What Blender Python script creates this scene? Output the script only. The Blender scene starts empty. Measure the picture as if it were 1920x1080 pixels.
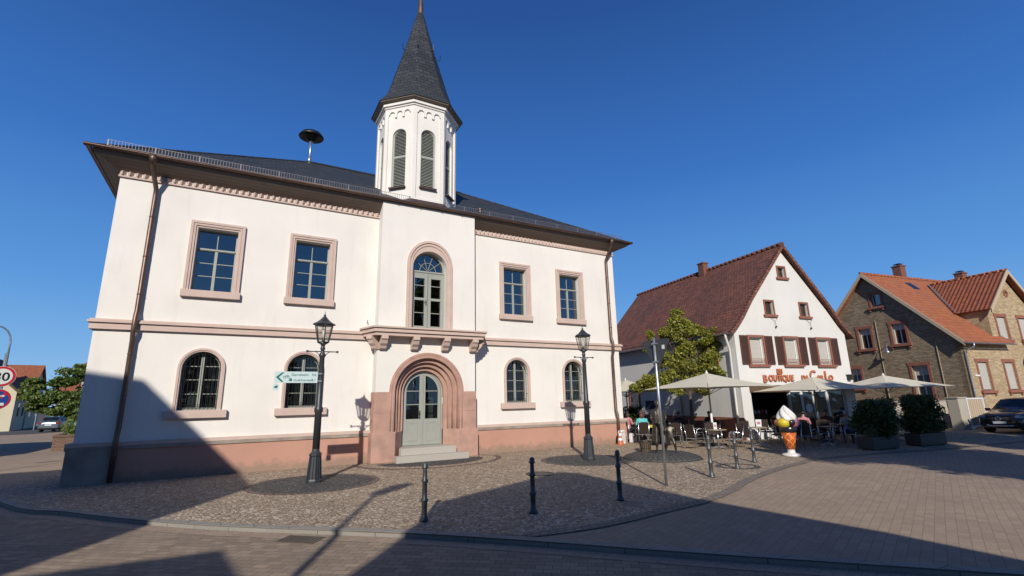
import bpy, bmesh, math, random
from mathutils import Vector, Matrix
from mathutils.geometry import tessellate_polygon
from math import sin, cos, pi, radians as rad, sqrt, atan2
random.seed(11)
SC = bpy.context.scene
COL = SC.collection
# ------------------------------------------------------------------ camera
cam_d = bpy.data.cameras.new("camera"); cam = bpy.data.objects.new("camera", cam_d); COL.objects.link(cam)
YAW, PITCH, ROLL = rad(29.518), rad(13.171), rad(-1.212)
F = Vector((sin(YAW)*cos(PITCH), cos(YAW)*cos(PITCH), sin(PITCH)))
Rt = Vector((cos(YAW), -sin(YAW), 0)); U = Rt.cross(F)
R2 = cos(ROLL)*Rt + sin(ROLL)*U; U2 = -sin(ROLL)*Rt + cos(ROLL)*U
mw = Matrix((R2, U2, -F)).transposed().to_4x4(); mw.translation = Vector((0, 0, 2.0))
cam.matrix_world = mw
cam_d.sensor_width = 36; cam_d.lens = 16.995; cam_d.clip_end = 2000; cam_d.clip_start = 0.05
SC.camera = cam
# ------------------------------------------------------------------ sky + sun
SUN = Vector((-0.43, -0.771, 0.471)).normalized()
SEL, SAZ = math.asin(SUN.z), atan2(SUN.x, SUN.y)
w = bpy.data.worlds.new("World"); SC.world = w; w.use_nodes = True
nt = w.node_tree; nt.nodes.clear()
sky = nt.nodes.new('ShaderNodeTexSky'); sky.sky_type = 'NISHITA'; sky.sun_disc = False
sky.sun_elevation = SEL; sky.sun_rotation = SAZ; sky.altitude = 200; sky.air_density = 1.15; sky.dust_density = 0.25; sky.ozone_density = 3.5
bg = nt.nodes.new('ShaderNodeBackground'); bg.inputs[1].default_value = 0.115
wo = nt.nodes.new('ShaderNodeOutputWorld')
tcw = nt.nodes.new('ShaderNodeTexCoord'); spw = nt.nodes.new('ShaderNodeSeparateXYZ'); nt.links.new(tcw.outputs['Generated'], spw.inputs[0])
cr = nt.nodes.new('ShaderNodeValToRGB'); nt.links.new(spw.outputs[2], cr.inputs[0])
els = cr.color_ramp.elements; els[0].position = 0; els[0].color = (.31, .55, .84, 1); els[1].position = 1; els[1].color = (.010, .045, .18, 1)
for p_, c_ in ((.08, (.19, .43, .78)), (.2, (.096, .305, .71)), (.42, (.038, .165, .53)), (.67, (.018, .083, .31))):
    e_ = els.new(p_); e_.color = (*c_, 1)
mxw = nt.nodes.new('ShaderNodeMix'); mxw.data_type = 'RGBA'; mxw.inputs[0].default_value = .93
scw = nt.nodes.new('ShaderNodeVectorMath'); scw.operation = 'SCALE'; scw.inputs[3].default_value = 1/0.115; nt.links.new(cr.outputs[0], scw.inputs[0])
nt.links.new(sky.outputs[0], mxw.inputs[6]); nt.links.new(scw.outputs[0], mxw.inputs[7])
nt.links.new(mxw.outputs[2], bg.inputs[0]); nt.links.new(bg.outputs[0], wo.inputs[0])
sl = bpy.data.lights.new("sun", 'SUN'); sl.energy = 5.0; sl.angle = rad(0.53); sl.color = (1.0, 0.93, 0.83)
so = bpy.data.objects.new("sun", sl); COL.objects.link(so)
so.rotation_euler = SUN.to_track_quat('Z', 'Y').to_euler()
SC.view_settings.view_transform = 'Standard'; SC.view_settings.look = 'None'; SC.view_settings.exposure = 0.0; SC.view_settings.gamma = 1
SC.render.engine = 'CYCLES'
# ------------------------------------------------------------------ materials
KA = .76
def K(c, metal=0): return tuple(x*(KA if metal < .5 else 1) for x in c)
def newmat(name):
    m = bpy.data.materials.new(name); m.use_nodes = True
    return m, m.node_tree, m.node_tree.nodes['Principled BSDF']
def N(nt, t, **k):
    n = nt.nodes.new(t)
    for a, b in k.items(): setattr(n, a, b)
    return n
def mixc(nt, fac, a, b, mode='MIX'):
    n = N(nt, 'ShaderNodeMix', data_type='RGBA', blend_type=mode)
    for sock, v in ((n.inputs[0], fac), (n.inputs[6], a), (n.inputs[7], b)):
        if hasattr(v, 'is_output') or isinstance(v, bpy.types.NodeSocket): nt.links.new(v, sock)
        elif isinstance(v, (int, float)): sock.default_value = v
        else: sock.default_value = (*v[:3], 1)
    return n.outputs[2]
def ramp(nt, src, p0, p1):
    r = N(nt, 'ShaderNodeMapRange'); nt.links.new(src, r.inputs[0]); r.inputs[1].default_value = p0; r.inputs[2].default_value = p1
    return r.outputs[0]
def noise(nt, co, sc, det=4, rough=.55, stretch=None):
    n = N(nt, 'ShaderNodeTexNoise'); n.inputs['Scale'].default_value = sc; n.inputs['Detail'].default_value = det; n.inputs['Roughness'].default_value = rough
    if stretch:
        mp = N(nt, 'ShaderNodeMapping'); mp.inputs['Scale'].default_value = stretch; nt.links.new(co, mp.inputs[0]); co = mp.outputs[0]
    nt.links.new(co, n.inputs['Vector']); return n.outputs['Fac']
def bump(nt, b, h, strength, dist, prev=None):
    n = N(nt, 'ShaderNodeBump'); n.inputs['Strength'].default_value = strength; n.inputs['Distance'].default_value = dist
    nt.links.new(h, n.inputs['Height'])
    if prev is not None: nt.links.new(prev, n.inputs['Normal'])
    nt.links.new(n.outputs[0], b.inputs['Normal']); return n.outputs[0]
def plain(name, c, rough=.6, metal=0, var=.12, sc=6, bmp=0.0, bsc=60, spec=.5, c2=None, coat=0):
    m, nt, b = newmat(name); c = K(c, metal); c2 = K(c2, metal) if c2 else None
    tc = N(nt, 'ShaderNodeTexCoord').outputs['Object']
    f = ramp(nt, noise(nt, tc, sc), .3, .7)
    d = c2 if c2 else tuple(x*(1-var) for x in c); u = c if c2 else tuple(min(1, x*(1+var)) for x in c)
    nt.links.new(mixc(nt, f, d, u), b.inputs['Base Color'])
    b.inputs['Roughness'].default_value = rough; b.inputs['Metallic'].default_value = metal; b.inputs['Specular IOR Level'].default_value = spec
    if coat: b.inputs['Coat Weight'].default_value = coat; b.inputs['Coat Roughness'].default_value = .08
    if bmp: bump(nt, b, noise(nt, tc, bsc, 5), bmp, .01)
    return m
def wallmat(name, c, dirt, damt=.5, bmp=.25, streak=.25, base_dirt=0.0):
    m, nt, b = newmat(name); c = K(c); dirt = K(dirt)
    tc = N(nt, 'ShaderNodeTexCoord').outputs['Object']
    f1 = ramp(nt, noise(nt, tc, .5, 5), .4, .8)
    f2 = ramp(nt, noise(nt, tc, 1.0, 5, .6, (3, 3, .35)), .55, .85)
    c1 = mixc(nt, f1, c, tuple(x*.89 for x in c))
    mul = N(nt, 'ShaderNodeMath', operation='MULTIPLY'); nt.links.new(f2, mul.inputs[0]); mul.inputs[1].default_value = streak
    c2 = mixc(nt, mul.outputs[0], c1, dirt)
    if base_dirt:
        sep = N(nt, 'ShaderNodeSeparateXYZ'); nt.links.new(tc, sep.inputs[0])
        nz = noise(nt, tc, 3.5, 6, .65)
        ad = N(nt, 'ShaderNodeMath', operation='MULTIPLY_ADD'); nt.links.new(nz, ad.inputs[0]); ad.inputs[1].default_value = -0.75; nt.links.new(sep.outputs[2], ad.inputs[2])
        g = N(nt, 'ShaderNodeMapRange'); nt.links.new(ad.outputs[0], g.inputs[0]); g.inputs[1].default_value = -.04; g.inputs[2].default_value = -.26
        m3 = N(nt, 'ShaderNodeMath', operation='MULTIPLY'); nt.links.new(g.outputs[0], m3.inputs[0]); m3.inputs[1].default_value = base_dirt
        c2 = mixc(nt, m3.outputs[0], c2, dirt)
    nt.links.new(c2, b.inputs['Base Color']); b.inputs['Roughness'].default_value = .9; b.inputs['Specular IOR Level'].default_value = .2
    p = bump(nt, b, noise(nt, tc, 90, 4), bmp, .004)
    bump(nt, b, noise(nt, tc, 2.2, 3), .25, .02, p)
    return m
def brickmat(name, c1, c2, mortar, bw, bh, ms, bmp=.6, rough=.8, offs=.5, rot=0, dirt=None, damt=.4, spec=.3, fine=1, smooth=.1, third=None, warp=0, uvw=None, dist=.012):
    m, nt, b = newmat(name); c1, c2, mortar = K(c1), K(c2), K(mortar); dirt = K(dirt) if dirt else None
    uv = N(nt, 'ShaderNodeTexCoord').outputs['UV']
    mp = N(nt, 'ShaderNodeMapping'); mp.inputs['Rotation'].default_value = (0, 0, rot); nt.links.new(uv, mp.inputs[0]); co = mp.outputs[0]
    if warp:
        nn = N(nt, 'ShaderNodeTexNoise'); nn.inputs['Scale'].default_value = .9; nn.inputs['Detail'].default_value = 3; nt.links.new(co, nn.inputs['Vector'])
        co = mixc(nt, warp, co, nn.outputs['Color'], 'ADD')
    bt = N(nt, 'ShaderNodeTexBrick'); nt.links.new(co, bt.inputs['Vector']); bt.offset = offs
    for k, v in (('Scale', 1), ('Mortar Size', ms), ('Mortar Smooth', smooth), ('Bias', 0), ('Brick Width', bw), ('Row Height', bh)): bt.inputs[k].default_value = v
    bt.inputs['Color1'].default_value = (*c1, 1); bt.inputs['Color2'].default_value = (*c2, 1); bt.inputs['Mortar'].default_value = (*mortar, 1)
    col = bt.outputs['Color']
    if dirt:
        col = mixc(nt, mixf(nt, ramp(nt, noise(nt, uv, .35, 6, .6), .35, .75), damt), col, dirt)
    col = mixc(nt, mixf(nt, ramp(nt, noise(nt, uv, 25, 3), .3, .7), .35), col, tuple(x*.6 for x in c2))
    nt.links.new(col, b.inputs['Base Color']); b.inputs['Roughness'].default_value = rough; b.inputs['Specular IOR Level'].default_value = spec
    inv = N(nt, 'ShaderNodeMath', operation='SUBTRACT'); inv.inputs[0].default_value = 1; nt.links.new(bt.outputs['Fac'], inv.inputs[1])
    p = bump(nt, b, inv.outputs[0], bmp, dist)
    if fine: bump(nt, b, noise(nt, uv, 18, 5), .35, .01, p)
    return m
def mixf(nt, f, k):
    n = N(nt, 'ShaderNodeMath', operation='MULTIPLY'); nt.links.new(f, n.inputs[0]); n.inputs[1].default_value = k; return n.outputs[0]
def settmat(name, ca, cb, cc, mortar, sc, bmp=.8, rnd=.82, rough=.8):
    m, nt, b = newmat(name); ca, cb, cc, mortar = K(ca), K(cb), K(cc), K(mortar)
    uv = N(nt, 'ShaderNodeTexCoord').outputs['UV']
    # arcs: bend the rows
    sep = N(nt, 'ShaderNodeSeparateXYZ'); nt.links.new(uv, sep.inputs[0])
    s1 = N(nt, 'ShaderNodeMath', operation='MULTIPLY'); nt.links.new(sep.outputs[0], s1.inputs[0]); s1.inputs[1].default_value = 2*pi/1.5
    s2 = N(nt, 'ShaderNodeMath', operation='COSINE'); nt.links.new(s1.outputs[0], s2.inputs[0])
    s3 = N(nt, 'ShaderNodeMath', operation='MULTIPLY_ADD'); nt.links.new(s2.outputs[0], s3.inputs[0]); s3.inputs[1].default_value = .13; nt.links.new(sep.outputs[1], s3.inputs[2])
    cb3 = N(nt, 'ShaderNodeCombineXYZ'); nt.links.new(sep.outputs[0], cb3.inputs[0]); nt.links.new(s3.outputs[0], cb3.inputs[1])
    v = N(nt, 'ShaderNodeTexVoronoi', feature='F1', distance='CHEBYCHEV'); v.inputs['Scale'].default_value = sc; v.inputs['Randomness'].default_value = rnd
    v2 = N(nt, 'ShaderNodeTexVoronoi', feature='DISTANCE_TO_EDGE'); v2.inputs['Scale'].default_value = sc; v2.inputs['Randomness'].default_value = rnd
    v.distance = 'EUCLIDEAN'
    nt.links.new(cb3.outputs[0], v.inputs['Vector']); nt.links.new(cb3.outputs[0], v2.inputs['Vector'])
    cs = N(nt, 'ShaderNodeSeparateColor'); nt.links.new(v.outputs['Color'], cs.inputs[0])
    col = mixc(nt, ramp(nt, cs.outputs[0], .1, .9), ca, cb)
    col = mixc(nt, ramp(nt, cs.outputs[1], .72, .78), col, cc)
    col = mixc(nt, mixf(nt, ramp(nt, noise(nt, uv, .5, 5), .3, .7), .35), col, tuple(x*.7 for x in ca))
    edge = ramp(nt, v2.outputs['Distance'], .03, .13)
    col = mixc(nt, edge, mortar, col)
    nt.links.new(col, b.inputs['Base Color']); b.inputs['Roughness'].default_value = rough; b.inputs['Specular IOR Level'].default_value = .3
    h = ramp(nt, v2.outputs['Distance'], .0, .3)
    p = bump(nt, b, h, bmp, .014)
    bump(nt, b, noise(nt, uv, 40, 4), .4, .006, p)
    return m
def tilemat(name, c1, c2, bw, bh, dirt, damt, wave=True, rough=.75, bmp=.9):
    m, nt, b = newmat(name); c1, c2, dirt = K(c1), K(c2), K(dirt)
    uv = N(nt, 'ShaderNodeTexCoord').outputs['UV']
    bt = N(nt, 'ShaderNodeTexBrick'); nt.links.new(uv, bt.inputs['Vector']); bt.offset = .5 if not wave else 0
    for k, v in (('Scale', 1), ('Mortar Size', .012), ('Mortar Smooth', .3), ('Brick Width', bw), ('Row Height', bh)): bt.inputs[k].default_value = v
    bt.inputs['Color1'].default_value = (*c1, 1); bt.inputs['Color2'].default_value = (*c2, 1); bt.inputs['Mortar'].default_value = (*[x*.25 for x in c2], 1)
    col = mixc(nt, mixf(nt, ramp(nt, noise(nt, uv, .45, 6, .65), .45, .72), damt), bt.outputs['Color'], dirt)
    col = mixc(nt, mixf(nt, ramp(nt, noise(nt, uv, 9, 4, .7), .5, .8), .4), col, tuple(x*.5 for x in dirt))
    nt.links.new(col, b.inputs['Base Color']); b.inputs['Roughness'].default_value = rough; b.inputs['Specular IOR Level'].default_value = .35
    sep = N(nt, 'ShaderNodeSeparateXYZ'); nt.links.new(uv, sep.inputs[0])
    d = N(nt, 'ShaderNodeMath', operation='DIVIDE'); nt.links.new(sep.outputs[1], d.inputs[0]); d.inputs[1].default_value = bh
    fr = N(nt, 'ShaderNodeMath', operation='FRACT'); nt.links.new(d.outputs[0], fr.inputs[0])
    inv = N(nt, 'ShaderNodeMath', operation='SUBTRACT'); inv.inputs[0].default_value = 1; nt.links.new(fr.outputs[0], inv.inputs[1])
    p = bump(nt, b, inv.outputs[0], bmp, .03)
    if wave:
        d2 = N(nt, 'ShaderNodeMath', operation='MULTIPLY'); nt.links.new(sep.outputs[0], d2.inputs[0]); d2.inputs[1].default_value = 2*pi/bw
        s = N(nt, 'ShaderNodeMath', operation='SINE'); nt.links.new(d2.outputs[0], s.inputs[0])
        bump(nt, b, s.outputs[0], .8, .02, p)
    else:
        bump(nt, b, bt.outputs['Fac'], -.4 if False else .3, .01, p)
    return m
def glassmat(name, tint=(.75, .8, .82), refl=.22):
    m, nt, b = newmat(name); nt.nodes.remove(b)
    out = nt.nodes['Material Output']
    tr = N(nt, 'ShaderNodeBsdfTransparent'); tr.inputs[0].default_value = (*tint, 1)
    gl = N(nt, 'ShaderNodeBsdfGlossy'); gl.inputs['Roughness'].default_value = .015
    tc = N(nt, 'ShaderNodeTexCoord').outputs['Object']
    bp = N(nt, 'ShaderNodeBump'); bp.inputs['Strength'].default_value = .25; bp.inputs['Distance'].default_value = .02; nt.links.new(noise(nt, tc, 1.3, 2), bp.inputs['Height']); nt.links.new(bp.outputs[0], gl.inputs['Normal'])
    fr = N(nt, 'ShaderNodeLayerWeight'); fr.inputs[0].default_value = .35
    r = N(nt, 'ShaderNodeMapRange'); nt.links.new(fr.outputs['Fresnel'], r.inputs[0]); r.inputs[3].default_value = refl; r.inputs[4].default_value = .9
    mx = N(nt, 'ShaderNodeMixShader'); nt.links.new(r.outputs[0], mx.inputs[0]); nt.links.new(tr.outputs[0], mx.inputs[1]); nt.links.new(gl.outputs[0], mx.inputs[2])
    nt.links.new(mx.outputs[0], out.inputs[0]); return m
def frosted(name):
    m, nt, b = newmat(name); nt.nodes.remove(b); out = nt.nodes['Material Output']
    tr = N(nt, 'ShaderNodeBsdfTransparent'); tr.inputs[0].default_value = (.96, .95, .93, 1)
    d = N(nt, 'ShaderNodeBsdfTranslucent'); d.inputs[0].default_value = (.7, .68, .62, 1)
    mx = N(nt, 'ShaderNodeMixShader'); mx.inputs[0].default_value = .22
    nt.links.new(tr.outputs[0], mx.inputs[1]); nt.links.new(d.outputs[0], mx.inputs[2]); nt.links.new(mx.outputs[0], out.inputs[0]); return m
def leafmat(name, c1, c2):
    m, nt, b = newmat(name)
    g = N(nt, 'ShaderNodeNewGeometry')
    col = mixc(nt, g.outputs['Random Per Island'], c1, c2)
    nt.links.new(col, b.inputs['Base Color']); b.inputs['Roughness'].default_value = .5
    out = nt.nodes['Material Output']
    tr = N(nt, 'ShaderNodeBsdfTranslucent'); nt.links.new(col, tr.inputs[0])
    mx = N(nt, 'ShaderNodeMixShader'); mx.inputs[0].default_value = .3
    nt.links.new(b.outputs[0], mx.inputs[1]); nt.links.new(tr.outputs[0], mx.inputs[2]); nt.links.new(mx.outputs[0], out.inputs[0])
    return m
MT = dict(
 plaster=wallmat('cream_plaster', (.93, .89, .825), (.60, .55, .47), streak=.32),
 plinth=wallmat('plinth_plaster', (.60, .335, .25), (.33, .24, .18), streak=.5, base_dirt=.85),
 stone=plain('painted_sandstone', (.66, .505, .43), .85, var=.06, sc=3, bmp=.15),
 redstone=plain('red_sandstone', (.60, .36, .28), .9, sc=2.2, bmp=.5, bsc=25, c2=(.42, .26, .205)),
 greystone=plain('grey_sandstone', (.36, .30, .25), .9, var=.25, sc=2, bmp=.3, bsc=25),
 step=plain('granite_step', (.50, .46, .40), .8, var=.12, sc=40, bmp=.2),
 frame=plain('grey_green_paint', (.38, .395, .35), .45, var=.03),
 louvre=plain('louvre_paint', (.40, .42, .37), .5, var=.05),
 glass=glassmat('window_glass', (.4, .45, .5), .15), clear=glassmat('clear_glass', (.5, .55, .55), .035), lampglass=frosted('lamp_glass'),
 iron=plain('wrought_iron', (.03, .032, .035), .5, .3, var=.2, bmp=.05),
 post=plain('anthracite_paint', (.042, .048, .056), .42, .1, var=.15, bmp=.08, bsc=20),
 copper=plain('weathered_copper', (.17, .105, .082), .45, .7, sc=2.5, c2=(.10, .07, .06)),
 grate=plain('rusty_grate', (.16, .12, .085), .7, var=.2),
 guard=plain('snow_guard_steel', (.24, .225, .245), .55, .4, var=.1),
 bollard=plain('bollard_paint', (.10, .105, .11), .4, .35, var=.15, bmp=.08, bsc=20), skywhite=plain('sky_tinted_sign_face', (.66, .80, .80), .3, var=.02),  # white sign face with the sky reflection put into its colour
 galva=plain('galvanised_steel', (.42, .45, .48), .38, .85, var=.12, sc=9),
 chrome=plain('aluminium', (.62, .62, .63), .25, .95, var=.05),
 slate=brickmat('slate_roof', (.066, .074, .084), (.030, .036, .044), (.010, .011, .013), .34, .20, .013, 1.0, .62, dirt=(.07, .072, .07), damt=.3, spec=.3, dist=.03),
 soffit=brickmat('soffit_boards', (.33, .26, .205), (.29, .23, .18), (.12, .09, .07), 6, .13, .006, .4, .7, fine=0),
 curtain=plain('vertical_blinds', (.42, .42, .38), .9, var=.15, sc=3),
 dark=plain('dark_interior', (.02, .02, .022), .9),
 white=plain('white_paint', (.78, .77, .74), .5, var=.03),
 sett=settmat('plaza_setts', (.42, .31, .21), (.70, .55, .39), (.78, .66, .51), (.21, .16, .115), 12.0),
 dsett=settmat('basalt_setts', (.10, .10, .10), (.15, .145, .14), (.19, .18, .17), (.04, .036, .032), 11.0),
 psett=settmat('pink_setts', (.25, .16, .125), (.34, .23, .18), (.3, .25, .22), (.06, .045, .038), 9.0),
 paver=brickmat('road_pavers', (.50, .38, .265), (.31, .235, .165), (.14, .11, .08), .22, .14, .005, .45, .85, rot=rad(38), dirt=(.20, .17, .145), damt=.55, warp=.03),
 paver2=brickmat('square_pavers', (.52, .395, .285), (.42, .315, .225), (.25, .19, .14), .20, .13, .004, .3, .85, rot=rad(-20), dirt=(.26, .21, .175), damt=.45, warp=.02),
 band=brickmat('pale_border_setts', (.36, .31, .25), (.28, .24, .2), (.1, .08, .07), .16, .12, .012, .7, .8, warp=.05),
 kerb=brickmat('kerb_granite', (.38, .36, .31), (.33, .31, .27), (.12, .11, .1), 1.0, .6, .008, .5, .8, dirt=(.25, .23, .2)),
 asphalt=plain('asphalt', (.075, .075, .078), .85, var=.25, sc=1.5, bmp=.4, bsc=150),
 earth=plain('earth', (.10, .085, .06), .95, var=.3, sc=.5),
 housewhite=wallmat('white_render', (.80, .785, .75), (.5, .48, .44), streak=.10),
 tile=tilemat('dark_red_tiles', (.29, .115, .075), (.17, .07, .048), .20, .19, (.08, .05, .045), .7, wave=False),
 otile=tilemat('orange_tiles', (.50, .17, .07), (.40, .125, .055), .24, .30, (.30, .14, .09), .6),
 rtile=tilemat('red_tiles', (.38, .12, .06), (.28, .085, .045), .24, .26, (.2, .09, .06), .5),
 ybrick=brickmat('yellow_brick', (.80, .63, .38), (.44, .32, .18), (.40, .33, .24), .25, .085, .012, .6, .85, dirt=(.34, .22, .12), damt=.5),
 rbrick=brickmat('red_brick', (.30, .10, .06), (.22, .075, .05), (.2, .17, .14), .25, .08, .01, .6),
 bedbrick=brickmat('planter_brick', (.27, .17, .12), (.19, .12, .09), (.12, .09, .07), .25, .08, .01, .6),
 shutter=plain('brown_shutter_paint', (.10, .045, .03), .55, var=.08),
 redtrim=plain('red_window_trim', (.30, .115, .075), .8, var=.12, sc=4, bmp=.15),
 roller=brickmat('roller_shutter', (.66, .64, .58), (.62, .60, .55), (.35, .34, .3), 5, .045, .004, .5, .6, fine=0),
 canvas=plain('cream_canvas', (.70, .66, .53), .85, var=.05, sc=1.5),
 wood=plain('light_wood', (.40, .31, .20), .6, var=.2, sc=5),
 wicker=brickmat('brown_wicker', (.085, .055, .042), (.06, .04, .03), (.02, .014, .01), .03, .012, .002, .6, .6, fine=0),
 bronze=plain('bronze', (.085, .074, .062), .45, .8, var=.35, sc=7, bmp=.3, bsc=30),
 basket=brickmat('basket_weave', (.17, .13, .09), (.12, .09, .06), (.03, .02, .015), .05, .4, .006, .8, .6, fine=0),
 signwhite=plain('sign_white', (.80, .82, .80), .35, var=.02),
 signgreen=plain('sign_green', (.0, .17, .12), .4, var=.02),
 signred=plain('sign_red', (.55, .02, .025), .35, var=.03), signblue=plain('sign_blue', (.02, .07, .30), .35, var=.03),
 black=plain('black_paint', (.012, .012, .013), .4, var=.1), signgrey=plain('sign_back', (.075, .08, .088), .5, .3, var=.06),
 orange=plain('orange_letters', (.55, .17, .07), .5, var=.08),
 yellow=plain('yellow_paint', (.70, .55, .03), .4, var=.08), pink=plain('pink_paint', (.60, .22, .33), .35, var=.12),
 cream=plain('white_cream_paint', (.82, .80, .76), .25, var=.03), choc=plain('dark_chocolate_paint', (.02, .018, .022), .25),
 bark=plain('bark', (.10, .075, .055), .95, var=.3, sc=8, bmp=.6, bsc=25),
 leafy=leafmat('yellow_green_leaves', (.31, .285, .04), (.12, .155, .022)),
 leafg=leafmat('green_leaves', (.085, .15, .03), (.15, .19, .045)),
 leafd=leafmat('dark_hedge_leaves', (.025, .055, .015), (.06, .09, .025)),
 leafs=leafmat('bright_shrub_leaves', (.20, .27, .04), (.10, .18, .03)),
 skin=plain('skin', (.45, .26, .18), .5, var=.05), skin2=plain('tanned_skin', (.30, .17, .11), .5, var=.05),
 hair=plain('dark_hair', (.02, .014, .01), .55), hairr=plain('auburn_hair', (.10, .035, .02), .55), hairg=plain('grey_hair', (.3, .28, .26), .55),
 cpink=plain('pink_shirt', (.62, .25, .30), .85), cturq=plain('turquoise_shirt', (.12, .52, .52), .85), cnavy=plain('navy_cloth', (.02, .03, .06), .9),
 cgrey=plain('grey_shirt', (.25, .25, .27), .9), cblack=plain('black_shirt', (.02, .02, .022), .9), cbrown=plain('brown_jacket', (.12, .07, .04), .9), cblue=plain('blue_shirt', (.05, .08, .2), .9), cyell=plain('yellow_cloth', (.6, .48, .05), .9),
 tyre=plain('tyre_rubber', (.015, .015, .015), .8), carblack=plain('dark_car_paint', (.009, .009, .011), .25, .2, var=.03, coat=1), carsilver=plain('silver_blue_car_paint', (.12, .155, .19), .3, .7, var=.03, coat=1),
 tail=plain('red_tail_lamp', (.25, .01, .01), .2), carglass=plain('car_glass', (.01, .012, .015), .05, spec=.9), lens=plain('headlamp_lens', (.35, .38, .4), .1, .3), 
 bbrick=brickmat('brown_brick', (.52, .41, .27), (.25, .19, .125), (.22, .17, .115), .25, .085, .012, .6, .85, dirt=(.20, .15, .10), damt=.5),
 ywall=wallmat('yellow_render', (.72, .66, .48), (.45, .38, .25)), gwall=wallmat('grey_render', (.5, .46, .38), (.35, .3, .25)), shadewall=wallmat('shade_blue_render', (.42, .46, .52), (.3, .3, .3)),  # pale blue tint stands in for shade on the far low house
 sandwall=wallmat('sand_render', (.55, .45, .33), (.35, .3, .22)),
 planter=plain('anthracite_planter', (.03, .032, .038), .6, var=.15), bagw=plain('white_bag', (.75, .75, .76), .7),
)
# ------------------------------------------------------------------ mesh builder
class MB:
    def __init__(s): s.v = []; s.f = []; s.mi = []; s.sm = []; s.M = Matrix.Identity(4); s.m = 0; s.smooth = False
    def add(s, vs, fs):
        o = len(s.v)
        for p in vs: s.v.append(s.M @ Vector(p))
        for f in fs: s.f.append([i+o for i in f]); s.mi.append(s.m); s.sm.append(s.smooth)
    def box(s, x0, x1, y0, y1, z0, z1):
        s.add([(x0,y0,z0),(x1,y0,z0),(x1,y1,z0),(x0,y1,z0),(x0,y0,z1),(x1,y0,z1),(x1,y1,z1),(x0,y1,z1)],
              [(0,3,2,1),(4,5,6,7),(0,1,5,4),(1,2,6,5),(2,3,7,6),(3,0,4,7)])
    def prism(s, poly, y0, y1):      # poly in XZ, extruded along Y (y0 = front)
        n = len(poly)
        ar = sum(poly[i][0]*poly[(i+1)%n][1]-poly[(i+1)%n][0]*poly[i][1] for i in range(n))
        if ar < 0: poly = poly[::-1]
        vs = [(p[0], y0, p[1]) for p in poly]+[(p[0], y1, p[1]) for p in poly]
        s.add(vs, [tuple(range(n)), tuple(range(2*n-1, n-1, -1))]+[(i, i+n, (i+1)%n+n, (i+1)%n) for i in range(n)])
    def prismz(s, poly, z0, z1):     # poly in XY
        n = len(poly)
        ar = sum(poly[i][0]*poly[(i+1)%n][1]-poly[(i+1)%n][0]*poly[i][1] for i in range(n))
        if ar < 0: poly = poly[::-1]
        vs = [(p[0], p[1], z0) for p in poly]+[(p[0], p[1], z1) for p in poly]
        s.add(vs, [tuple(range(n-1, -1, -1)), tuple(range(n, 2*n))]+[(i, (i+1)%n, (i+1)%n+n, i+n) for i in range(n)])
    def ring(s, outer, inner, y0, y1):   # ring in XZ between matching polys, front y0 back y1
        n = len(outer)
        vs = [(p[0], y0, p[1]) for p in outer]+[(p[0], y0, p[1]) for p in inner]+[(p[0], y1, p[1]) for p in outer]+[(p[0], y1, p[1]) for p in inner]
        fs = []
        for i in range(n):
            j = (i+1) % n
            fs += [(i, j, n+j, n+i), (i, 2*n+i, 2*n+j, j), (n+i, n+j, 3*n+j, 3*n+i)]
        s.add(vs, fs)
    def holed(s, outer, holes, y0, y1, depth=None):   # wall face with openings + reveals
        polys = [[Vector((p[0], p[1], 0)) for p in outer]]+[[Vector((p[0], p[1], 0)) for p in h] for h in holes]
        flat = [p for q in polys for p in q]
        tris = tessellate_polygon(polys)
        for y, fl in ((y0, 0), (y1, 1)):
            if y is None: continue
            fs = []
            for t in tris:
                a, b, c = [flat[i] for i in t]
                cr = (b-a).cross(c-a).z
                if abs(cr) < 1e-9: continue
                if (cr > 0) == (fl == 0): fs.append(tuple(t))
                else: fs.append(tuple(reversed(t)))
            s.add([(p.x, y, p.y) for p in flat], fs)
        if y1 is None: return
        for k, q in enumerate(polys):
            n = len(q)
            s.add([(p.x, y0, p.y) for p in q]+[(p.x, y1, p.y) for p in q], [(i, (i+1) % n, (i+1) % n+n, i+n) for i in range(n)])
    def lathe(s, prof, seg=16, c=(0, 0), sx=1, sy=1):   # prof [(r,z)...]
        vs = []; fs = []; n = len(prof)
        for r, z in prof:
            for k in range(seg):
                a = 2*pi*k/seg; vs.append((c[0]+r*cos(a)*sx, c[1]+r*sin(a)*sy, z))
        for i in range(n-1):
            for k in range(seg):
                a = i*seg+k; b = i*seg+(k+1) % seg; fs.append((a, b, b+seg, a+seg))
        if prof[0][0] > 1e-4: fs.append(tuple(range(seg-1, -1, -1)))
        if prof[-1][0] > 1e-4: fs.append(tuple(range((n-1)*seg, n*seg)))
        s.add(vs, fs)
    def tube(s, pts, r, seg=8, r2=None):
        pts = [Vector(p) for p in pts]; n = len(pts); vs = []; fs = []
        up = None
        for i, p in enumerate(pts):
            d = (pts[min(i+1, n-1)]-pts[max(i-1, 0)]).normalized()
            if up is None: up = Vector((0, 0, 1)) if abs(d.z) < .9 else Vector((1, 0, 0))
            a = d.cross(up).normalized(); b = a.cross(d).normalized(); up = b
            rr = r if r2 is None else (r+(r2-r)*i/(n-1))
            if isinstance(r, (list, tuple)): rr = r[i]
            for k in range(seg):
                t = 2*pi*k/seg; vs.append(p+(a*cos(t)+b*sin(t))*rr)
        for i in range(n-1):
            for k in range(seg):
                a = i*seg+k; b = i*seg+(k+1) % seg; fs.append((a, a+seg, b+seg, b))
        fs.append(tuple(range(seg))); fs.append(tuple(range(n*seg-1, (n-1)*seg-1, -1)))
        s.add(vs, fs)
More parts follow.
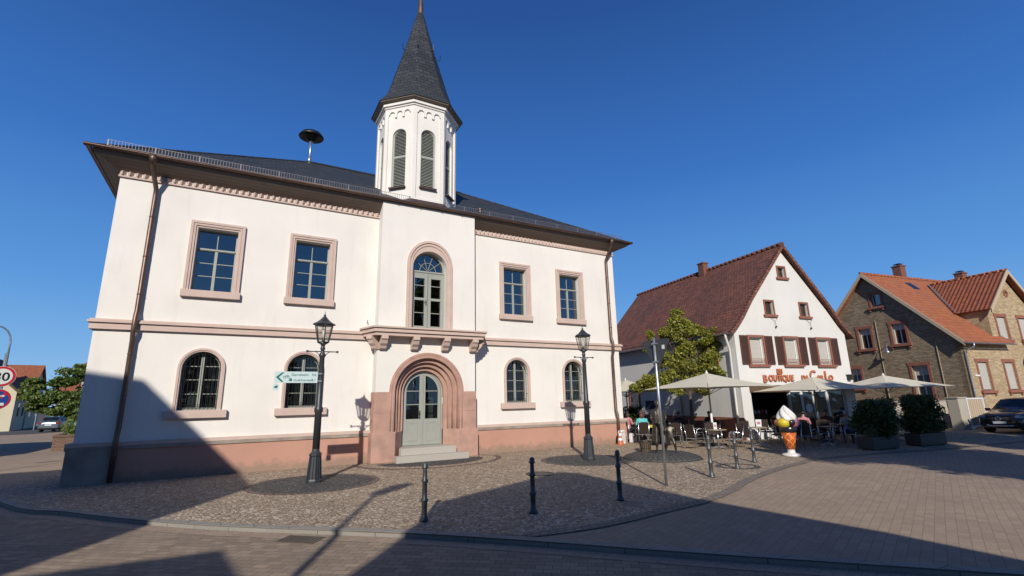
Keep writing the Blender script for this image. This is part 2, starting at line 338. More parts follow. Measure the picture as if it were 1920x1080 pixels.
    def build(s, name, mats, parent=None, label=None, bevel=0):
        me = bpy.data.meshes.new(name); me.from_pydata([tuple(v) for v in s.v], [], s.f)
        if not isinstance(mats, (list, tuple)): mats = [mats]
        for m in mats: me.materials.append(MT[m] if isinstance(m, str) else m)
        uvl = me.uv_layers.new(name='UVMap')
        me.polygons.foreach_set('material_index', s.mi); me.polygons.foreach_set('use_smooth', s.sm)
        uvs = []
        for p in me.polygons:
            n = p.normal
            if abs(n.z) > .985: t = Vector((1, 0, 0)); b = Vector((0, 1, 0))
            else:
                t = Vector((-n.y, n.x, 0)).normalized(); b = n.cross(t)
                if b.z < 0: b = -b
            for vi in p.vertices:
                c = me.vertices[vi].co; uvs += [c.dot(t), c.dot(b)]
        uvl.data.foreach_set('uv', uvs)
        me.validate(); me.update()
        o = bpy.data.objects.new(name, me); COL.objects.link(o)
        if parent: o.parent = parent
        if label: o['label'] = label
        if bevel:
            md = o.modifiers.new('bevel', 'BEVEL'); md.width = bevel; md.segments = 2; md.limit_method = 'ANGLE'
        return o
def thing(name, label, cat, loc=(0, 0, 0), rz=0, group=None, sc=None):
    o = bpy.data.objects.new(name, None); COL.objects.link(o); o.location = loc; o.rotation_euler = (0, 0, rz)
    o['label'] = label; o['category'] = cat; o.empty_display_size = .2
    if group: o['group'] = group
    return o
def tag(o, label, cat, group=None, kind=None):
    o['label'] = label; o['category'] = cat
    if group: o['group'] = group
    if kind: o['kind'] = kind
    return o
def struct(o): o['kind'] = 'structure'; return o
KIDS = {}
def kids(o):
    return [c for c in bpy.data.objects if c.parent == o]
def dup(root, loc, rz, label, group=None):
    def cp(o, par):
        c = o.copy(); COL.objects.link(c); c.parent = par
        for k in kids(o): cp(k, c)
        return c
    r = cp(root, None); r.location = loc; r.rotation_euler = (0, 0, rz); r['label'] = label
    if group: r['group'] = group
    return r
def rect(x0, x1, z0, z1): return [(x0, z0), (x1, z0), (x1, z1), (x0, z1)]
def arch(cx, hw, z0, zs, n=14, rise=None):
    r = hw if rise is None else rise
    return [(cx-hw, z0), (cx+hw, z0)]+[(cx+hw*cos(pi*k/n), zs+r*sin(pi*k/n)) for k in range(n+1)]
def textmesh(body, size, depth, mat, loc, M, parent, name='lettering', align='LEFT', sx=1.0, bold=0):
    cu = bpy.data.curves.new(name, 'FONT'); cu.body = body; cu.size = size; cu.extrude = depth; cu.align_x = align; cu.offset = bold
    t = bpy.data.objects.new(name, cu); COL.objects.link(t)
    dg = bpy.context.evaluated_depsgraph_get(); me = bpy.data.meshes.new_from_object(t.evaluated_get(dg))
    COL.objects.unlink(t); bpy.data.objects.remove(t)
    me.transform(Matrix.Translation(loc) @ M @ Matrix.Diagonal((sx, 1, 1, 1)))
    me.materials.clear(); me.materials.append(MT[mat]); me.name = name
    o = bpy.data.objects.new(name, me); COL.objects.link(o); o.parent = parent
    return o
XZ = Matrix(((1, 0, 0, 0), (0, 0, -1, 0), (0, 1, 0, 0), (0, 0, 0, 1)))   # text in XZ plane facing -Y
# ================================================================== GROUND
def flat(name, poly, z, mat, holes=()):
    b = MB(); polys = [[Vector((x, y, 0)) for x, y in q] for q in [poly]+list(holes)]
    fl = [p for q in polys for p in q]; fs = []
    for t in tessellate_polygon(polys):
        a, c, d = [fl[i] for i in t]; cr = (c-a).cross(d-a).z
        if abs(cr) > 1e-9: fs.append(tuple(t) if cr > 0 else tuple(reversed(t)))
    b.add([(p.x, p.y, z) for p in fl], fs)
    return struct(b.build(name, mat))
KERB = [(-30, 86), (-16, 46), (-9, 27), (-4.42, 16.01), (-2.75, 13.65), (-1.47, 12.0), (-.11, 10.5), (1.43, 9.11), (2.69, 7.98), (4.01, 6.6), (5.47, 4.96), (7.83, 2.44), (12, -2), (26, -18)]
flat('ground', [(-900, -900), (900, -900), (900, 900), (-900, 900)], -.13, 'earth')
flat('road', KERB+[(-60, -60), (-90, 86)], -.065, 'paver')
flat('side_road', KERB[::-1]+[(-30, 110), (90, 110), (90, -18)], -.006, 'paver2')
PE = [(4.09, 6.97), (5.36, 6.81), (7.15, 7.01), (8.35, 7.17), (9.7, 7.6), (11.15, 8.21), (13.2, 8.85), (15.1, 9.25), (16.55, 9.48), (19, 9.2), (24, 8.2), (34, 7.2)]
flat('plaza', [(-5.4, 17.6)]+KERB[3:9]+PE+[(34, 17), (34, 30), (-4.2, 30), (-5.4, 22)], 0.0, 'sett')
def strip(name, pts, w0, w1, z, mat, zb=None):
    b = MB(); L = []; R = []
    for i, p in enumerate(pts):
        a = Vector(pts[max(i-1, 0)]); c = Vector(pts[min(i+1, len(pts)-1)]); d = (c-a).normalized(); n = Vector((d.y, -d.x))
        L.append((p[0]-n.x*w0, p[1]-n.y*w0)); R.append((p[0]+n.x*w1, p[1]+n.y*w1))
    for i in range(len(pts)-1):
        b.add([(*L[i], z), (*R[i], z), (*R[i+1], z), (*L[i+1], z)], [(0, 1, 2, 3)])
        if zb is not None: b.add([(*R[i], z), (*R[i], zb), (*R[i+1], zb), (*R[i+1], z)], [(0, 1, 2, 3)])
    return struct(b.build(name, mat))
def dense(pts, k=4):
    out = []
    for i in range(len(pts)-1):
        p0, p1, p2, p3 = [Vector(pts[min(max(j, 0), len(pts)-1)]) for j in (i-1, i, i+1, i+2)]
        for q in range(k):
            t = q/k; out.append(tuple(.5*((2*p1)+(-p0+p2)*t+(2*p0-5*p1+4*p2-p3)*t*t+(-p0+3*p1-3*p2+p3)*t**3)))
    return out+[tuple(pts[-1])]
strip('kerb', dense(KERB), .17, .003, .012, 'kerb', -.09)
strip('paving_border', dense(PE), .10, .16, .008, 'band')
strip('gutter_strip', dense(KERB[2:]), -.02, .32, -.061, 'paver2')
def disc(name, c, r0, r1, z, mat, a0=0, a1=2*pi, n=48, kx=1):
    b = MB()
    for i in range(n):
        t0 = a0+(a1-a0)*i/n; t1 = a0+(a1-a0)*(i+1)/n
        P = [(c[0]+r*cos(t)*kx, c[1]+r*sin(t), z) for r, t in ((r0, t0), (r1, t0), (r1, t1), (r0, t1))]
        b.add(P if r0 > 0 else P[1:3]+[P[0]], [(0, 1, 2, 3)] if r0 > 0 else [(2, 0, 1)])
    return struct(b.build(name, mat))
for c, r in (((2.05, 14.45), 1.5), ((10.7, 13.9), 1.45)):
    disc('paving_circle', c, 0, r, .004, 'dsett'); disc('paving_ring', c, r, r+.17, .005, 'psett')
disc('paving_circle', (15.6, 15.6) if False else (13.1, 9.9), .45, .62, .004, 'dsett')
disc('entrance_paving', (6.3, 17.3), 0, 1.55, .006, 'dsett', pi, 2*pi, kx=1.25)
disc('entrance_ring', (6.3, 17.3), 1.55, 1.95, .005, 'sett', pi, 2*pi, kx=1.25)
disc('entrance_border', (6.3, 17.3), 1.95, 2.12, .004, 'psett', pi, 2*pi, kx=1.25)
flat('asphalt_road', [(-60, 60), (-19.5, 60.5), (-15.8, 60.8), (-13.0, 66), (-9, 72), (0, 90), (-60, 90)], .004, 'asphalt')
b = MB(); b.M = Matrix.Translation((1.12, 8.93, -.055)) @ Matrix.Rotation(rad(-43), 4, 'Z')
b.box(-.34, .34, -.2, .2, -.02, .0)
b.m = 1
for i in range(8): b.box(-.31+i*.08, -.27+i*.08, -.16, .16, .0, .004)
g = b.build('storm_drain', ['grate', 'black']); tag(g, 'cast iron slotted storm drain grate in the road beside the kerb', 'drain grate')
b = MB(); b.lathe([(0, .012), (.30, .012), (.30, .004), (.36, .004), (.36, .016), (.40, .016), (.40, .0)][::-1], 28, (7.65, 12.15))
g = b.build('manhole_cover', 'iron'); tag(g, 'round flat manhole cover in the cobbles between door and second lamp', 'manhole cover')

# ================================================================== TOWN HALL
CX, FY = 6.22, 18.174
TH = thing('town_hall', 'large two-storey cream town hall with slate octagonal tower and sandstone portal', 'town hall', (CX, FY, 0))
W2 = 10.0; DEPTH = 12.0
WX = [-7.2, -4.22, 4.22, 7.2]
cb = .07      # bay / door axis
# --- front wall with openings
holes = [rect(x-.58, x+.58, 5.68, 7.80) for x in WX]+[arch(x, .53, 1.93, 3.2) for x in WX]
b = MB()
for sgn in (-1, 1):
    outer = rect(-W2, -1.95+cb, 1.0, 9.35) if sgn < 0 else rect(1.95+cb, W2, 1.0, 9.35)
    b.holed(outer, [h for h in holes if (h[0][0] < 0) == (sgn < 0)], 0, .42)
for x in (-W2, W2-.4): b.box(x, x+.4, .42, DEPTH, 0, 9.35)
b.box(-W2+.4, W2-.4, DEPTH-.4, DEPTH, 0, 9.35)
b.box(-W2+.4, W2-.4, 5, 5.1, 0, 9.3)     # inner partition
b.box(-W2+.4, W2-.4, .42, 5, 4.35, 4.5)  # floor slab
b.box(-W2+.4, W2-.4, .42, 5, 9.2, 9.3)
b.box(-W2-.22, -W2, 4.6, 8.2, 0, 6.9)
b.build('wall', 'plaster', TH)
# --- bay
b = MB()
bw = 1.95; BF = -.5
b.holed(rect(cb-bw, cb+bw, 4.5, 9.68), [arch(cb, .70, 4.70, 7.18, 18)], BF, BF+.4)
b.holed([(cb-bw, 2.41), (cb-1.45, 2.41)]+[(cb-1.45*cos(pi*k/20), 2.41+1.45*sin(pi*k/20)) for k in range(1, 20)]+[(cb+1.45, 2.41), (cb+bw, 2.41), (cb+bw, 4.5), (cb-bw, 4.5)], [], BF, BF+.4)
for x0, x1 in ((cb-bw, cb-bw+.3), (cb+bw-.3, cb+bw)): b.box(x0, x1, BF+.4, .3, 1.0, 9.68)
b.box(cb-bw+.3, cb+bw-.3, BF+.4, .3, 9.4, 9.68)
b.build('central_bay', 'plaster', TH)
# --- plinth
b = MB()
for x0, x1 in ((-W2-.09, cb-2.02), (cb+2.02, W2+.09)):
    b.box(x0, x1, -.09, 0.0, 0, .90)
b.box(-W2-.09, -W2, 0, DEPTH, 0, .9); b.box(W2, W2+.09, 0, DEPTH, 0, .9)
b.build('plinth', 'plinth', TH)
b = MB()
for x0, x1 in ((-W2-.14, cb-2.02), (cb+2.02, W2+.14)):
    b.prism([(x0, .90), (x1, .90), (x1, 1.0), (x0, 1.0)], -.13, 0)
b.box(-W2-.14, -W2, 0, DEPTH, .9, 1.0); b.box(W2, W2+.14, 0, DEPTH, .9, 1.0)
b.build('plinth_band', 'greystone', TH)
b = MB()
for x0, x1 in ((-W2-.14, cb-1.95), (cb+1.95, W2+.14)): b.box(x0, x1, -.14, 0, 1.0, 1.10)
b.box(-W2-.14, -W2, 0, DEPTH, 1.0, 1.1); b.box(W2, W2+.14, 0, DEPTH, 1.0, 1.1)
b.build('plinth_cap', 'stone', TH)
b = MB(); b.box(-W2-.10, -W2+1.05, -.16, -.0901, 0, .898); b.build('corner_pier', 'greystone', TH)
# --- string course
b = MB()
for x0, x1 in ((-W2-.10, cb-1.95), (cb+1.95, W2+.10)):
    b.box(x0, x1, -.10, 0, 4.31, 4.50); b.box(x0-(.05 if x0 < -9 else 0), x1+(.05 if x1 > 9 else 0), -.16, 0, 4.50, 4.57); b.box(x0, x1, -.12, 0, 4.57, 4.61)
for sx in (-1, 1):
    x0, x1 = sorted((sx*W2, sx*(W2+.10))); b.box(x0, x1, 0, DEPTH, 4.31, 4.5); x0, x1 = sorted((sx*W2, sx*(W2+.15))); b.box(x0, x1, 0, DEPTH, 4.5, 4.57)
b.build('string_course', 'stone', TH)
# --- cornice with saw-tooth course
b = MB()
for x0, x1 in ((-W2-.04, cb-1.95), (cb+1.95, W2+.04)):
    b.box(x0, x1, -.06, 0, 9.12, 9.19)
    n = int((x1-x0)/.19); st = (x1-x0)/n
    for i in range(n):
        xa = x0+i*st
        b.prismz([(xa+.01, 0), (xa+st/2, -.12), (xa+st-.01, 0)], 9.19, 9.31)
b.build('sawtooth_cornice', 'stone', TH)
# --- soffit + roof
OV = .55; EZ = 9.80
h = DEPTH/2+OV; X = W2+OV+.15; RZ = 13.85; RX = X-h; ym = DEPTH/2
b = MB()
def quadring(za, xa, ya0, ya1, zb, xb, yb0, yb1, flip=0):
    A = [(-xa, ya0, za), (xa, ya0, za), (xa, ya1, za), (-xa, ya1, za)]; B = [(-xb, yb0, zb), (xb, yb0, zb), (xb, yb1, zb), (-xb, yb1, zb)]
    b.add(A+B, [((i+1) % 4, i, i+4, (i+1) % 4+4) if flip else (i, (i+1) % 4, (i+1) % 4+4, i+4) for i in range(4)])
quadring(9.33, W2, 0, DEPTH, 9.60, X-.08, -OV+.08, DEPTH+OV-.08, 1)
b.build('soffit', 'soffit', TH)
b = MB()
quadring(9.60, X-.08, -OV+.08, DEPTH+OV-.08, 9.77, X-.03, -OV+.03, DEPTH+OV-.03)
b.build('eaves_board', 'soffit', TH)
b = MB()
E = [(-X, -OV, EZ), (X, -OV, EZ), (X, DEPTH+OV, EZ), (-X, DEPTH+OV, EZ)]; Rg = [(-RX, ym, RZ), (RX, ym, RZ)]
b.add(E+Rg, [(0, 1, 5, 4), (1, 2, 5), (2, 3, 4, 5), (3, 0, 4)])
for i in range(4):
    pass
rf = b.build('roof', 'slate', TH)
b = MB()
b.tube([(-RX-.02, ym, RZ+.01), (RX+.02, ym, RZ+.01)], .07, 6)
for e, r in ((E[0], Rg[0]), (E[1], Rg[1]), (E[3], Rg[0]), (E[2], Rg[1])): b.tube([e, r], .05, 6)
b.build('ridge_cap', 'slate', rf)
# gutter
b = MB(); b.smooth = True
def gutter(b, p0, p1, r=.075):
    p0 = Vector(p0); p1 = Vector(p1); d = (p1-p0).normalized(); s = Vector((d.y, -d.x, 0)); n = 8
    vs = []; 
    for p in (p0, p1):
        for k in range(n+1):
            a = pi+pi*k/n; vs.append(p+s*r*cos(a)*-1+Vector((0, 0, r*sin(a)*1.0)))
        for k in range(n+1):
            a = 2*pi-pi*k/n; vs.append(p+s*(r-.008)*cos(a)*-1+Vector((0, 0, (r-.008)*sin(a))))
    m = 2*(n+1)
    b.add(vs, [(i, (i+1) % m, (i+1) % m+m, i+m) for i in range(m)])
gy = -OV-.075; gz = EZ-.02
gutter(b, (-X-.15, gy, gz), (X+.15, gy, gz)); gutter(b, (-X-.075, DEPTH+OV, gz), (-X-.075, gy, gz)); gutter(b, (X+.075, gy, gz), (X+.075, DEPTH+OV, gz))
b.tube([(-X-.15, gy-.07, gz+.005), (X+.15, gy-.07, gz+.005)], .012, 6)
for i in range(24):
    x = -X+.3+i*(2*X-.6)/23; b.box(x-.015, x+.015, gy-.085, gy+.1, gz-.082, gz-.070)
b.build('gutter', 'copper', TH)
# downpipes
def pipe(b, x, sgn):
    b.tube([(x, gy, gz-.03), (x, gy, gz-.22), (x+.0, gy+.03, gz-.30), (x+sgn*.12, -.12, gz-.95), (x+sgn*.12, -.12, 9.0-.4), (x+sgn*.12, -.12, 4.9), (x+sgn*.12, -.22, 4.66), (x+sgn*.12, -.22, 4.25), (x+sgn*.12, -.12, 4.0), (x+sgn*.12, -.12, 1.5), (x+sgn*.12, -.22, 1.25), (x+sgn*.12, -.22, .02)], .068, 10)
    b.lathe([(.068, gz-.30), (.11, gz-.14), (.125, gz-.02)], 12, (x, gy))
    for z in (7.9, 6.6, 5.4, 3.6, 2.4): 
        b.lathe([(.072, z-.02), (.08, z), (.072, z+.02)], 10, (x+sgn*.12, -.12)); b.box(x+sgn*.12-.01, x+sgn*.12+.01, -.12, 0, z-.01, z+.01)
    b.lathe([(.072, .7), (.08, .72), (.072, .74)], 10, (x+sgn*.12, -.22))
for x, s in ((-9.15, 1), (9.5, 1)):
    b = MB(); b.smooth = True; pipe(b, x, s) if x < 0 else pipe(b, x, -.2*s); b.build('downpipe', 'copper', TH)
# snow guard
b = MB()
gzf = EZ+.06; yy = -OV+.12; zf = EZ+(RZ-EZ)*(.12/h)
L = X-.35
for zz in (.05, .24): b.box(-L, L, yy-.005, yy+.005, zf+zz-.006, zf+zz+.006)
n = int(2*L/.085)
for i in range(n+1):
    x = -L+i*2*L/n; 
    if i % 14 == 0: b.box(x-.018, x+.018, yy-.004, yy+.014, zf-.04, zf+.25)
    else: b.box(x-.0055, x+.0055, yy-.004, yy+.004, zf+.05, zf+.24)
b.build('snow_guard', 'guard', rf)
# --- windows
def surround_rect(x):
    b = MB(); hw = .785
    def U_(a, z0, zt): return [(x-a, z0), (x-a, zt), (x+a, zt), (x+a, z0)]
    seq = [(hw, 8.02, .09), (hw-.08, 7.94, .065), (hw-.10, 7.92, .08), (hw-.15, 7.86, .045), (.58, 7.80, .045)]
    for (a, zt, pr), (a2, zt2, _) in zip(seq, seq[1:]):
        o = U_(a, 5.68, zt); i_ = U_(a2, 5.68, zt2)
        vs = [(p[0], -pr, p[1]) for p in o]+[(p[0], -pr, p[1]) for p in i_]+[(p[0], 0, p[1]) for p in o]+[(p[0], 0.0, p[1]) for p in i_]
        fs = []
        for k in range(3): fs += [(k+4, k+5, k+1, k), (k, k+1, k+9, k+8), (k+5, k+4, k+12, k+13)]
        b.add(vs, fs)
    return b
def casement(b, x, z0, z1, hw, y):
    f = .045
    b.box(x-hw, x-hw+f, y, y+.07, z0, z1); b.box(x+hw-f, x+hw, y, y+.07, z0, z1); b.box(x-hw+f, x+hw-f, y, y+.07, z0, z0+f+.02); b.box(x-hw+f, x+hw-f, y, y+.07, z1-f, z1)
for n_, x in enumerate(WX):
    wd = surround_rect(x).build('window', 'stone', TH)
    b = MB(); b.box(x-.83, x+.83, -.14, 0.42, 5.45, 5.68); b.build('sill', 'stone', wd, bevel=.012)
    b = MB(); casement(b, x, 5.68, 7.80, .58, .20)
    zt = 7.12
    b.box(x-.535, x+.535, .18, .27, zt-.04, zt+.04); b.box(x-.535, x+.535, .155, .18, zt-.02, zt+.03)
    b.box(x-.042, x+.042, .185, .26, 5.74, zt-.04)
    b.box(x-.012, x+.012, .21, .25, zt+.05, 7.73)
    for zz in (6.22, 6.66):
        for a0, a1 in ((-.535, -.042), (.042, .535)): b.box(x+a0, x+a1, .21, .25, zz-.011, zz+.011)
    b.build('window_frame', 'frame', wd)
    b = MB(); b.box(x-.54, x+.54, .232, .238, 5.72, 7.77); b.build('glass', 'glass', wd)
    if n_ >= 2:
        b = MB()
        for k in range(8):
            b.M = Matrix.Translation((x-.44+k*.11, .5, 0)) @ Matrix.Rotation(rad(35), 4, 'Z'); b.box(-.035, .035, -.002, .002, 5.8, 7.7)
        b.M = Matrix.Identity(4); b.build('blind', 'curtain', wd)
for n_, x in enumerate(WX):
    b = MB(); r0, r1 = .635, .53
    prof = [(r0, .07), (r0-.06, .075), (r0-.065, .05), (r1, .045)]
    for (ra, pa), (rb, _) in zip(prof, prof[1:]):
        o = [(x-ra, 1.93)]+[(x-ra*cos(pi*k/18), 3.2+ra*sin(pi*k/18)) for k in range(19)]+[(x+ra, 1.93)]
        i_ = [(x-rb, 1.93)]+[(x-rb*cos(pi*k/18), 3.2+rb*sin(pi*k/18)) for k in range(19)]+[(x+rb, 1.93)]
        m = len(o); vs = [(p[0], -pa, p[1]) for p in o]+[(p[0], -pa, p[1]) for p in i_]+[(p[0], 0, p[1]) for p in o]+[(p[0], 0, p[1]) for p in i_]
        fs = []
        for k in range(m-1): fs += [(k+m, k+m+1, k+1, k), (k, k+1, k+1+2*m, k+2*m), (k+m+1, k+m, k+3*m, k+3*m+1)]
        b.add(vs, fs)
    wd = b.build('arched_window', 'stone', TH)
    b = MB(); b.box(x-.81, x+.81, -.15, .42, 1.69, 1.93); b.build('sill', 'stone', wd, bevel=.012)
    b = MB()
    b.ring(arch(x, .53, 1.93, 3.2, 18), arch(x, .47, 2.01, 3.2, 18), .22, .29)
    b.box(x-.05, x+.05, .19, .27, 2.0, 3.64); b.prism([(x-.05, 3.64), (x+.05, 3.64), (x+.035, 3.70), (x-.035, 3.70)], .19, .27)
    for zz in (2.42, 2.86, 3.28):
        b.box(x-.475, x-.05, .235, .265, zz-.012, zz+.012); b.box(x+.05, x+.475, .235, .265, zz-.012, zz+.012)
    b.build('window_frame', 'frame', wd)
    b = MB(); b.prism(arch(x, .48, 2.0, 3.2, 18), .248, .252); b.build('glass', 'clear', wd)
    b = MB()
    for k in range(9):
        if n_ == 0 and k < 3: continue
        b.M = Matrix.Translation((x-.44+k*.11, .50, 0)) @ Matrix.Rotation(rad(-50 if n_ < 2 else 30), 4, 'Z'); b.box(-.045, .045, -.002, .002, 2.0, 3.7)
    b.M = Matrix.Identity(4); b.build('blind', 'curtain', wd)
    # grille
    b = MB(); gy2 = .10
    pa = [(x-.50, gy2, 1.96)]+[(x-.50*cos(pi*k/18), gy2, 3.2+.50*sin(pi*k/18)) for k in range(19)]+[(x+.50, gy2, 1.96)]
    b.tube(pa, .011, 5)
    for k in range(-4, 5):
        xx = k*.105; zt = 3.2+sqrt(max(0, .25-xx*xx)); b.tube([(x+xx, gy2, 1.96), (x+xx, gy2, zt)], .009, 4)
    for zz in (1.99, 2.09): b.tube([(x-.5, gy2, zz), (x+.5, gy2, zz)], .009, 4)
    for cx_, cz_ in ((-.16, 3.42), (.26, 3.18), (-.42, 2.80), (.05, 2.74), (-.21, 2.3), (.37, 2.38), (.16, 3.5)):
        b.tube([(x+cx_+.055*cos(t*pi/6), gy2-.008, cz_+.055*sin(t*pi/6)) for t in range(13)], .006, 4)
    for cx_, cz_ in ((-.3, 3.05), (.2, 2.6), (-.38, 2.2), (.33, 2.9)):
        b.box(x+cx_-.06, x+cx_+.06, gy2-.01, gy2, cz_, cz_+.012); b.box(x+cx_-.06, x+cx_+.06, gy2-.01, gy2, cz_+.06, cz_+.072)
    for s in (-1, 1):
        for zz in (2.3, 3.15): b.tube([(x+s*.5, gy2, zz), (x+s*.6, -.06, zz)], .012, 4)
    b.build('window_grille', 'iron', wd)
b = MB(); b.box(-7.5, -7.15, .32, .40, 1.99, 2.5); b.build('shoulder_bag', 'white', TH)
b = MB()  # wall hook
b.tube([(cb-2.25, 0, 4.95), (cb-2.25, -.1, 4.93), (cb-2.25, -.14, 4.98), (cb-2.25, -.12, 5.04)], .012, 6); b.build('wall_hook', 'iron', TH)
# --- balcony window (arched, in bay)
b = MB(); prof = [(.93, .08), (.86, .10), (.84, .06), (.74, .03), (.70, .03)]
for (ra, pr), (rb, _) in zip(prof, prof[1:]):
    o = [(cb-ra, 4.72)]+[(cb-ra*cos(pi*k/22), 7.3+ra*1.08*sin(pi*k/22)) for k in range(23)]+[(cb+ra, 4.72)]
    i_ = [(cb-rb, 4.72)]+[(cb-rb*cos(pi*k/22), (7.3 if rb > .71 else 7.18)+rb*(1.08 if rb > .71 else 1.0)*sin(pi*k/22)) for k in range(23)]+[(cb+rb, 4.72)]
    m = len(o); vs = [(p[0], BF-pr, p[1]) for p in o]+[(p[0], BF-pr, p[1]) for p in i_]+[(p[0], BF, p[1]) for p in o]+[(p[0], BF, p[1]) for p in i_]
    fs = []
    for k in range(m-1): fs += [(k+m, k+m+1, k+1, k), (k, k+1, k+1+2*m, k+2*m), (k+m+1, k+m, k+3*m, k+3*m+1)]
    b.add(vs, fs)
bwn = b.build('balcony_window', 'stone', TH)
b = MB(); b.ring(arch(cb, .70, 4.72, 7.18, 22), arch(cb, .63, 4.80, 7.18, 22), BF+.24, BF+.34)
y0 = BF+.22
b.box(cb-.64, cb+.64, y0, y0+.1, 6.98, 7.12); b.box(cb-.66, cb+.66, y0-.03, y0, 7.05, 7.10)
for s in (-1, 1):
    b.box(cb+s*.07-.06, cb+s*.07+.06, y0, y0+.06, 4.8, 6.98)
    xo0, xo1 = sorted((cb+s*.54, cb+s*.64)); b.box(xo0, xo1, y0, y0+.06, 4.8, 6.98)
    xi0, xi1 = sorted((cb+s*.13, cb+s*.54))
    for zz, hh in ((4.84, .07), (5.43, .012), (5.98, .05), (6.52, .012), (6.90, .08)): b.box(xi0, xi1, y0+.005, y0+.055, zz-hh, zz+hh)
for k in range(1, 5):
    a = pi*k/5; b.tube([(cb+.05*cos(a), y0+.05, 7.13+.05*sin(a)), (cb+.66*cos(a), y0+.05, 7.15+.66*sin(a))], .012, 4)
b.tube([(cb+.33*cos(pi*k/14), y0+.05, 7.14+.33*sin(pi*k/14)) for k in range(15)], .013, 4)
b.build('window_frame', 'frame', bwn)
b = MB(); b.prism(arch(cb, .64, 4.79, 7.18, 20), y0+.07, y0+.075); b.build('glass', 'glass', bwn)
for xa, xb in ((cb-.54, cb-.13), (cb+.13, cb+.54)):
    b = MB(); b.box(xa, xb, y0+.12, y0+.125, 6.27, 6.31); b.build('yellow_tape', 'yellow', bwn)
    b = MB(); b.box(xa, xb, y0+.12, y0+.125, 5.50, 5.54); b.m = 1
    for k in range(5): b.box(xa+.03+k*.08, xa+.06+k*.08, y0+.118, y0+.12, 5.50, 5.54)
    b.build('hazard_tape', ['yellow', 'black'], bwn)
b = MB(); b.tube([(cb-.06, y0-.04, 5.85), (cb-.16, y0-.04, 5.85)], .01, 6); b.box(cb-.075, cb-.045, y0-.012, y0, 5.72, 5.95); b.build('handle', 'iron', bwn)
# --- balcony slab + brackets
b = MB()
def slab(fw, ww, pr, z0, z1):
    b.prismz([(cb-ww, 0), (cb-ww, -.18), (cb-fw, BF-pr), (cb+fw, BF-pr), (cb+ww, -.18), (cb+ww, 0)], z0, z1)
slab(2.13, 2.38, .42, 4.40, 4.52); slab(2.19, 2.44, .49, 4.52, 4.66); slab(2.24, 2.5, .55, 4.66, 4.72)
bal = b.build('balcony', 'stone', TH)
def bracket(M):
    b = MB(); b.M = M
    b.prism([(0, 4.40), (-.42, 4.40), (-.42, 4.28), (-.36, 4.24), (-.30, 4.12), (-.20, 4.04), (-.16, 3.96), (-.12, 3.93), (0, 3.93)], -.12, .12)
    return b
RZ90 = Matrix.Rotation(rad(90), 4, 'Z')
for xx in (-1.78, -.60, .62, 1.80): bracket(Matrix.Translation((cb+xx, BF, 0)) @ RZ90).build('bracket', 'stone', bal)
bracket(Matrix.Translation((cb-1.95, -.42, 0)) @ Matrix.Rotation(rad(35), 4, 'Z')).build('bracket', 'stone', bal)
bracket(Matrix.Translation((cb+1.95, -.42, 0)) @ Matrix.Rotation(rad(145), 4, 'Z')).build('bracket', 'stone', bal)
# --- portal
b = MB()
steps = [(1.45, 0, -.03), (1.22, .17, .17), (1.06, .32, .32), (.92, .46, .46)]
rr = [1.45, 1.25, 1.10, .95, .80]; ys = [BF-.03, BF+.15, BF+.30, BF+.44]
for k in range(4):
    ra, rb, y = rr[k], rr[k+1], ys[k]; ynext = ys[k+1] if k < 3 else BF+.72
    o = [(cb-ra, 1.02)]+[(cb-ra*cos(pi*q/26), 2.41+ra*sin(pi*q/26)) for q in range(27)]+[(cb+ra, 1.02)]
    i_ = [(cb-rb, 1.02)]+[(cb-rb*cos(pi*q/26), 2.41+rb*sin(pi*q/26)) for q in range(27)]+[(cb+rb, 1.02)]
    m = len(o); vs = [(p[0], y, p[1]) for p in o]+[(p[0], y, p[1]) for p in i_]+[(p[0], ynext, p[1]) for p in i_]
    fs = []
    for q in range(m-1): fs += [(q+m, q+m+1, q+1, q), (q+m+1, q+m, q+2*m, q+2*m+1)]
    b.add(vs, fs)
    if k == 0:
        b.add([(p[0], y, p[1]) for p in o]+[(p[0], BF, p[1]) for p in o], [(q, q+1, q+1+m, q+m) for q in range(m-1)])
    if k < 3:
        rt = rb+.03; b.smooth = True
        b.tube([(cb-rt, y+.05, 1.05)]+[(cb-rt*cos(pi*q/26), y+.05, 2.41+rt*sin(pi*q/26)) for q in range(27)]+[(cb+rt, y+.05, 1.05)], .055, 8)
        rt = rb+.13; b.tube([(cb-rt, y+.012, 1.05)]+[(cb-rt*cos(pi*q/26), y+.012, 2.41+rt*sin(pi*q/26)) for q in range(27)]+[(cb+rt, y+.012, 1.05)], .025, 6)
        b.smooth = False
for s in (-1, 1):
    x0, x1 = sorted((cb+s*1.45, cb+s*1.98))
    b.box(x0, x1, BF-.03, .0, 1.02, 1.68); b.box(x0, x1, BF-.026, .0, 1.684, 2.41)
b.m = 1
for q in range(1, 12):
    a = pi*q/12; b.M = Matrix.Translation((cb, 0, 2.41)) @ Matrix.Rotation(-a, 4, 'Y'); b.box(1.255, 1.452, BF-.0325, BF-.02, -.005, .005); b.box(1.105, 1.245, BF+.147, BF+.16, -.004, .004)
b.M = Matrix.Identity(4); b.m = 0
por = b.build('portal', ['redstone', 'greystone'], TH)
for s in (-1, 1):
    b = MB()
    b.prismz([(cb+s*2.03, 0), (cb+s*2.03, BF-.10), (cb+s*1.20, BF-.10), (cb+s*.80, BF+.46), (cb+s*.80, 0)], 0, 1.02)
    b.build('pedestal', 'redstone', por, bevel=.02)
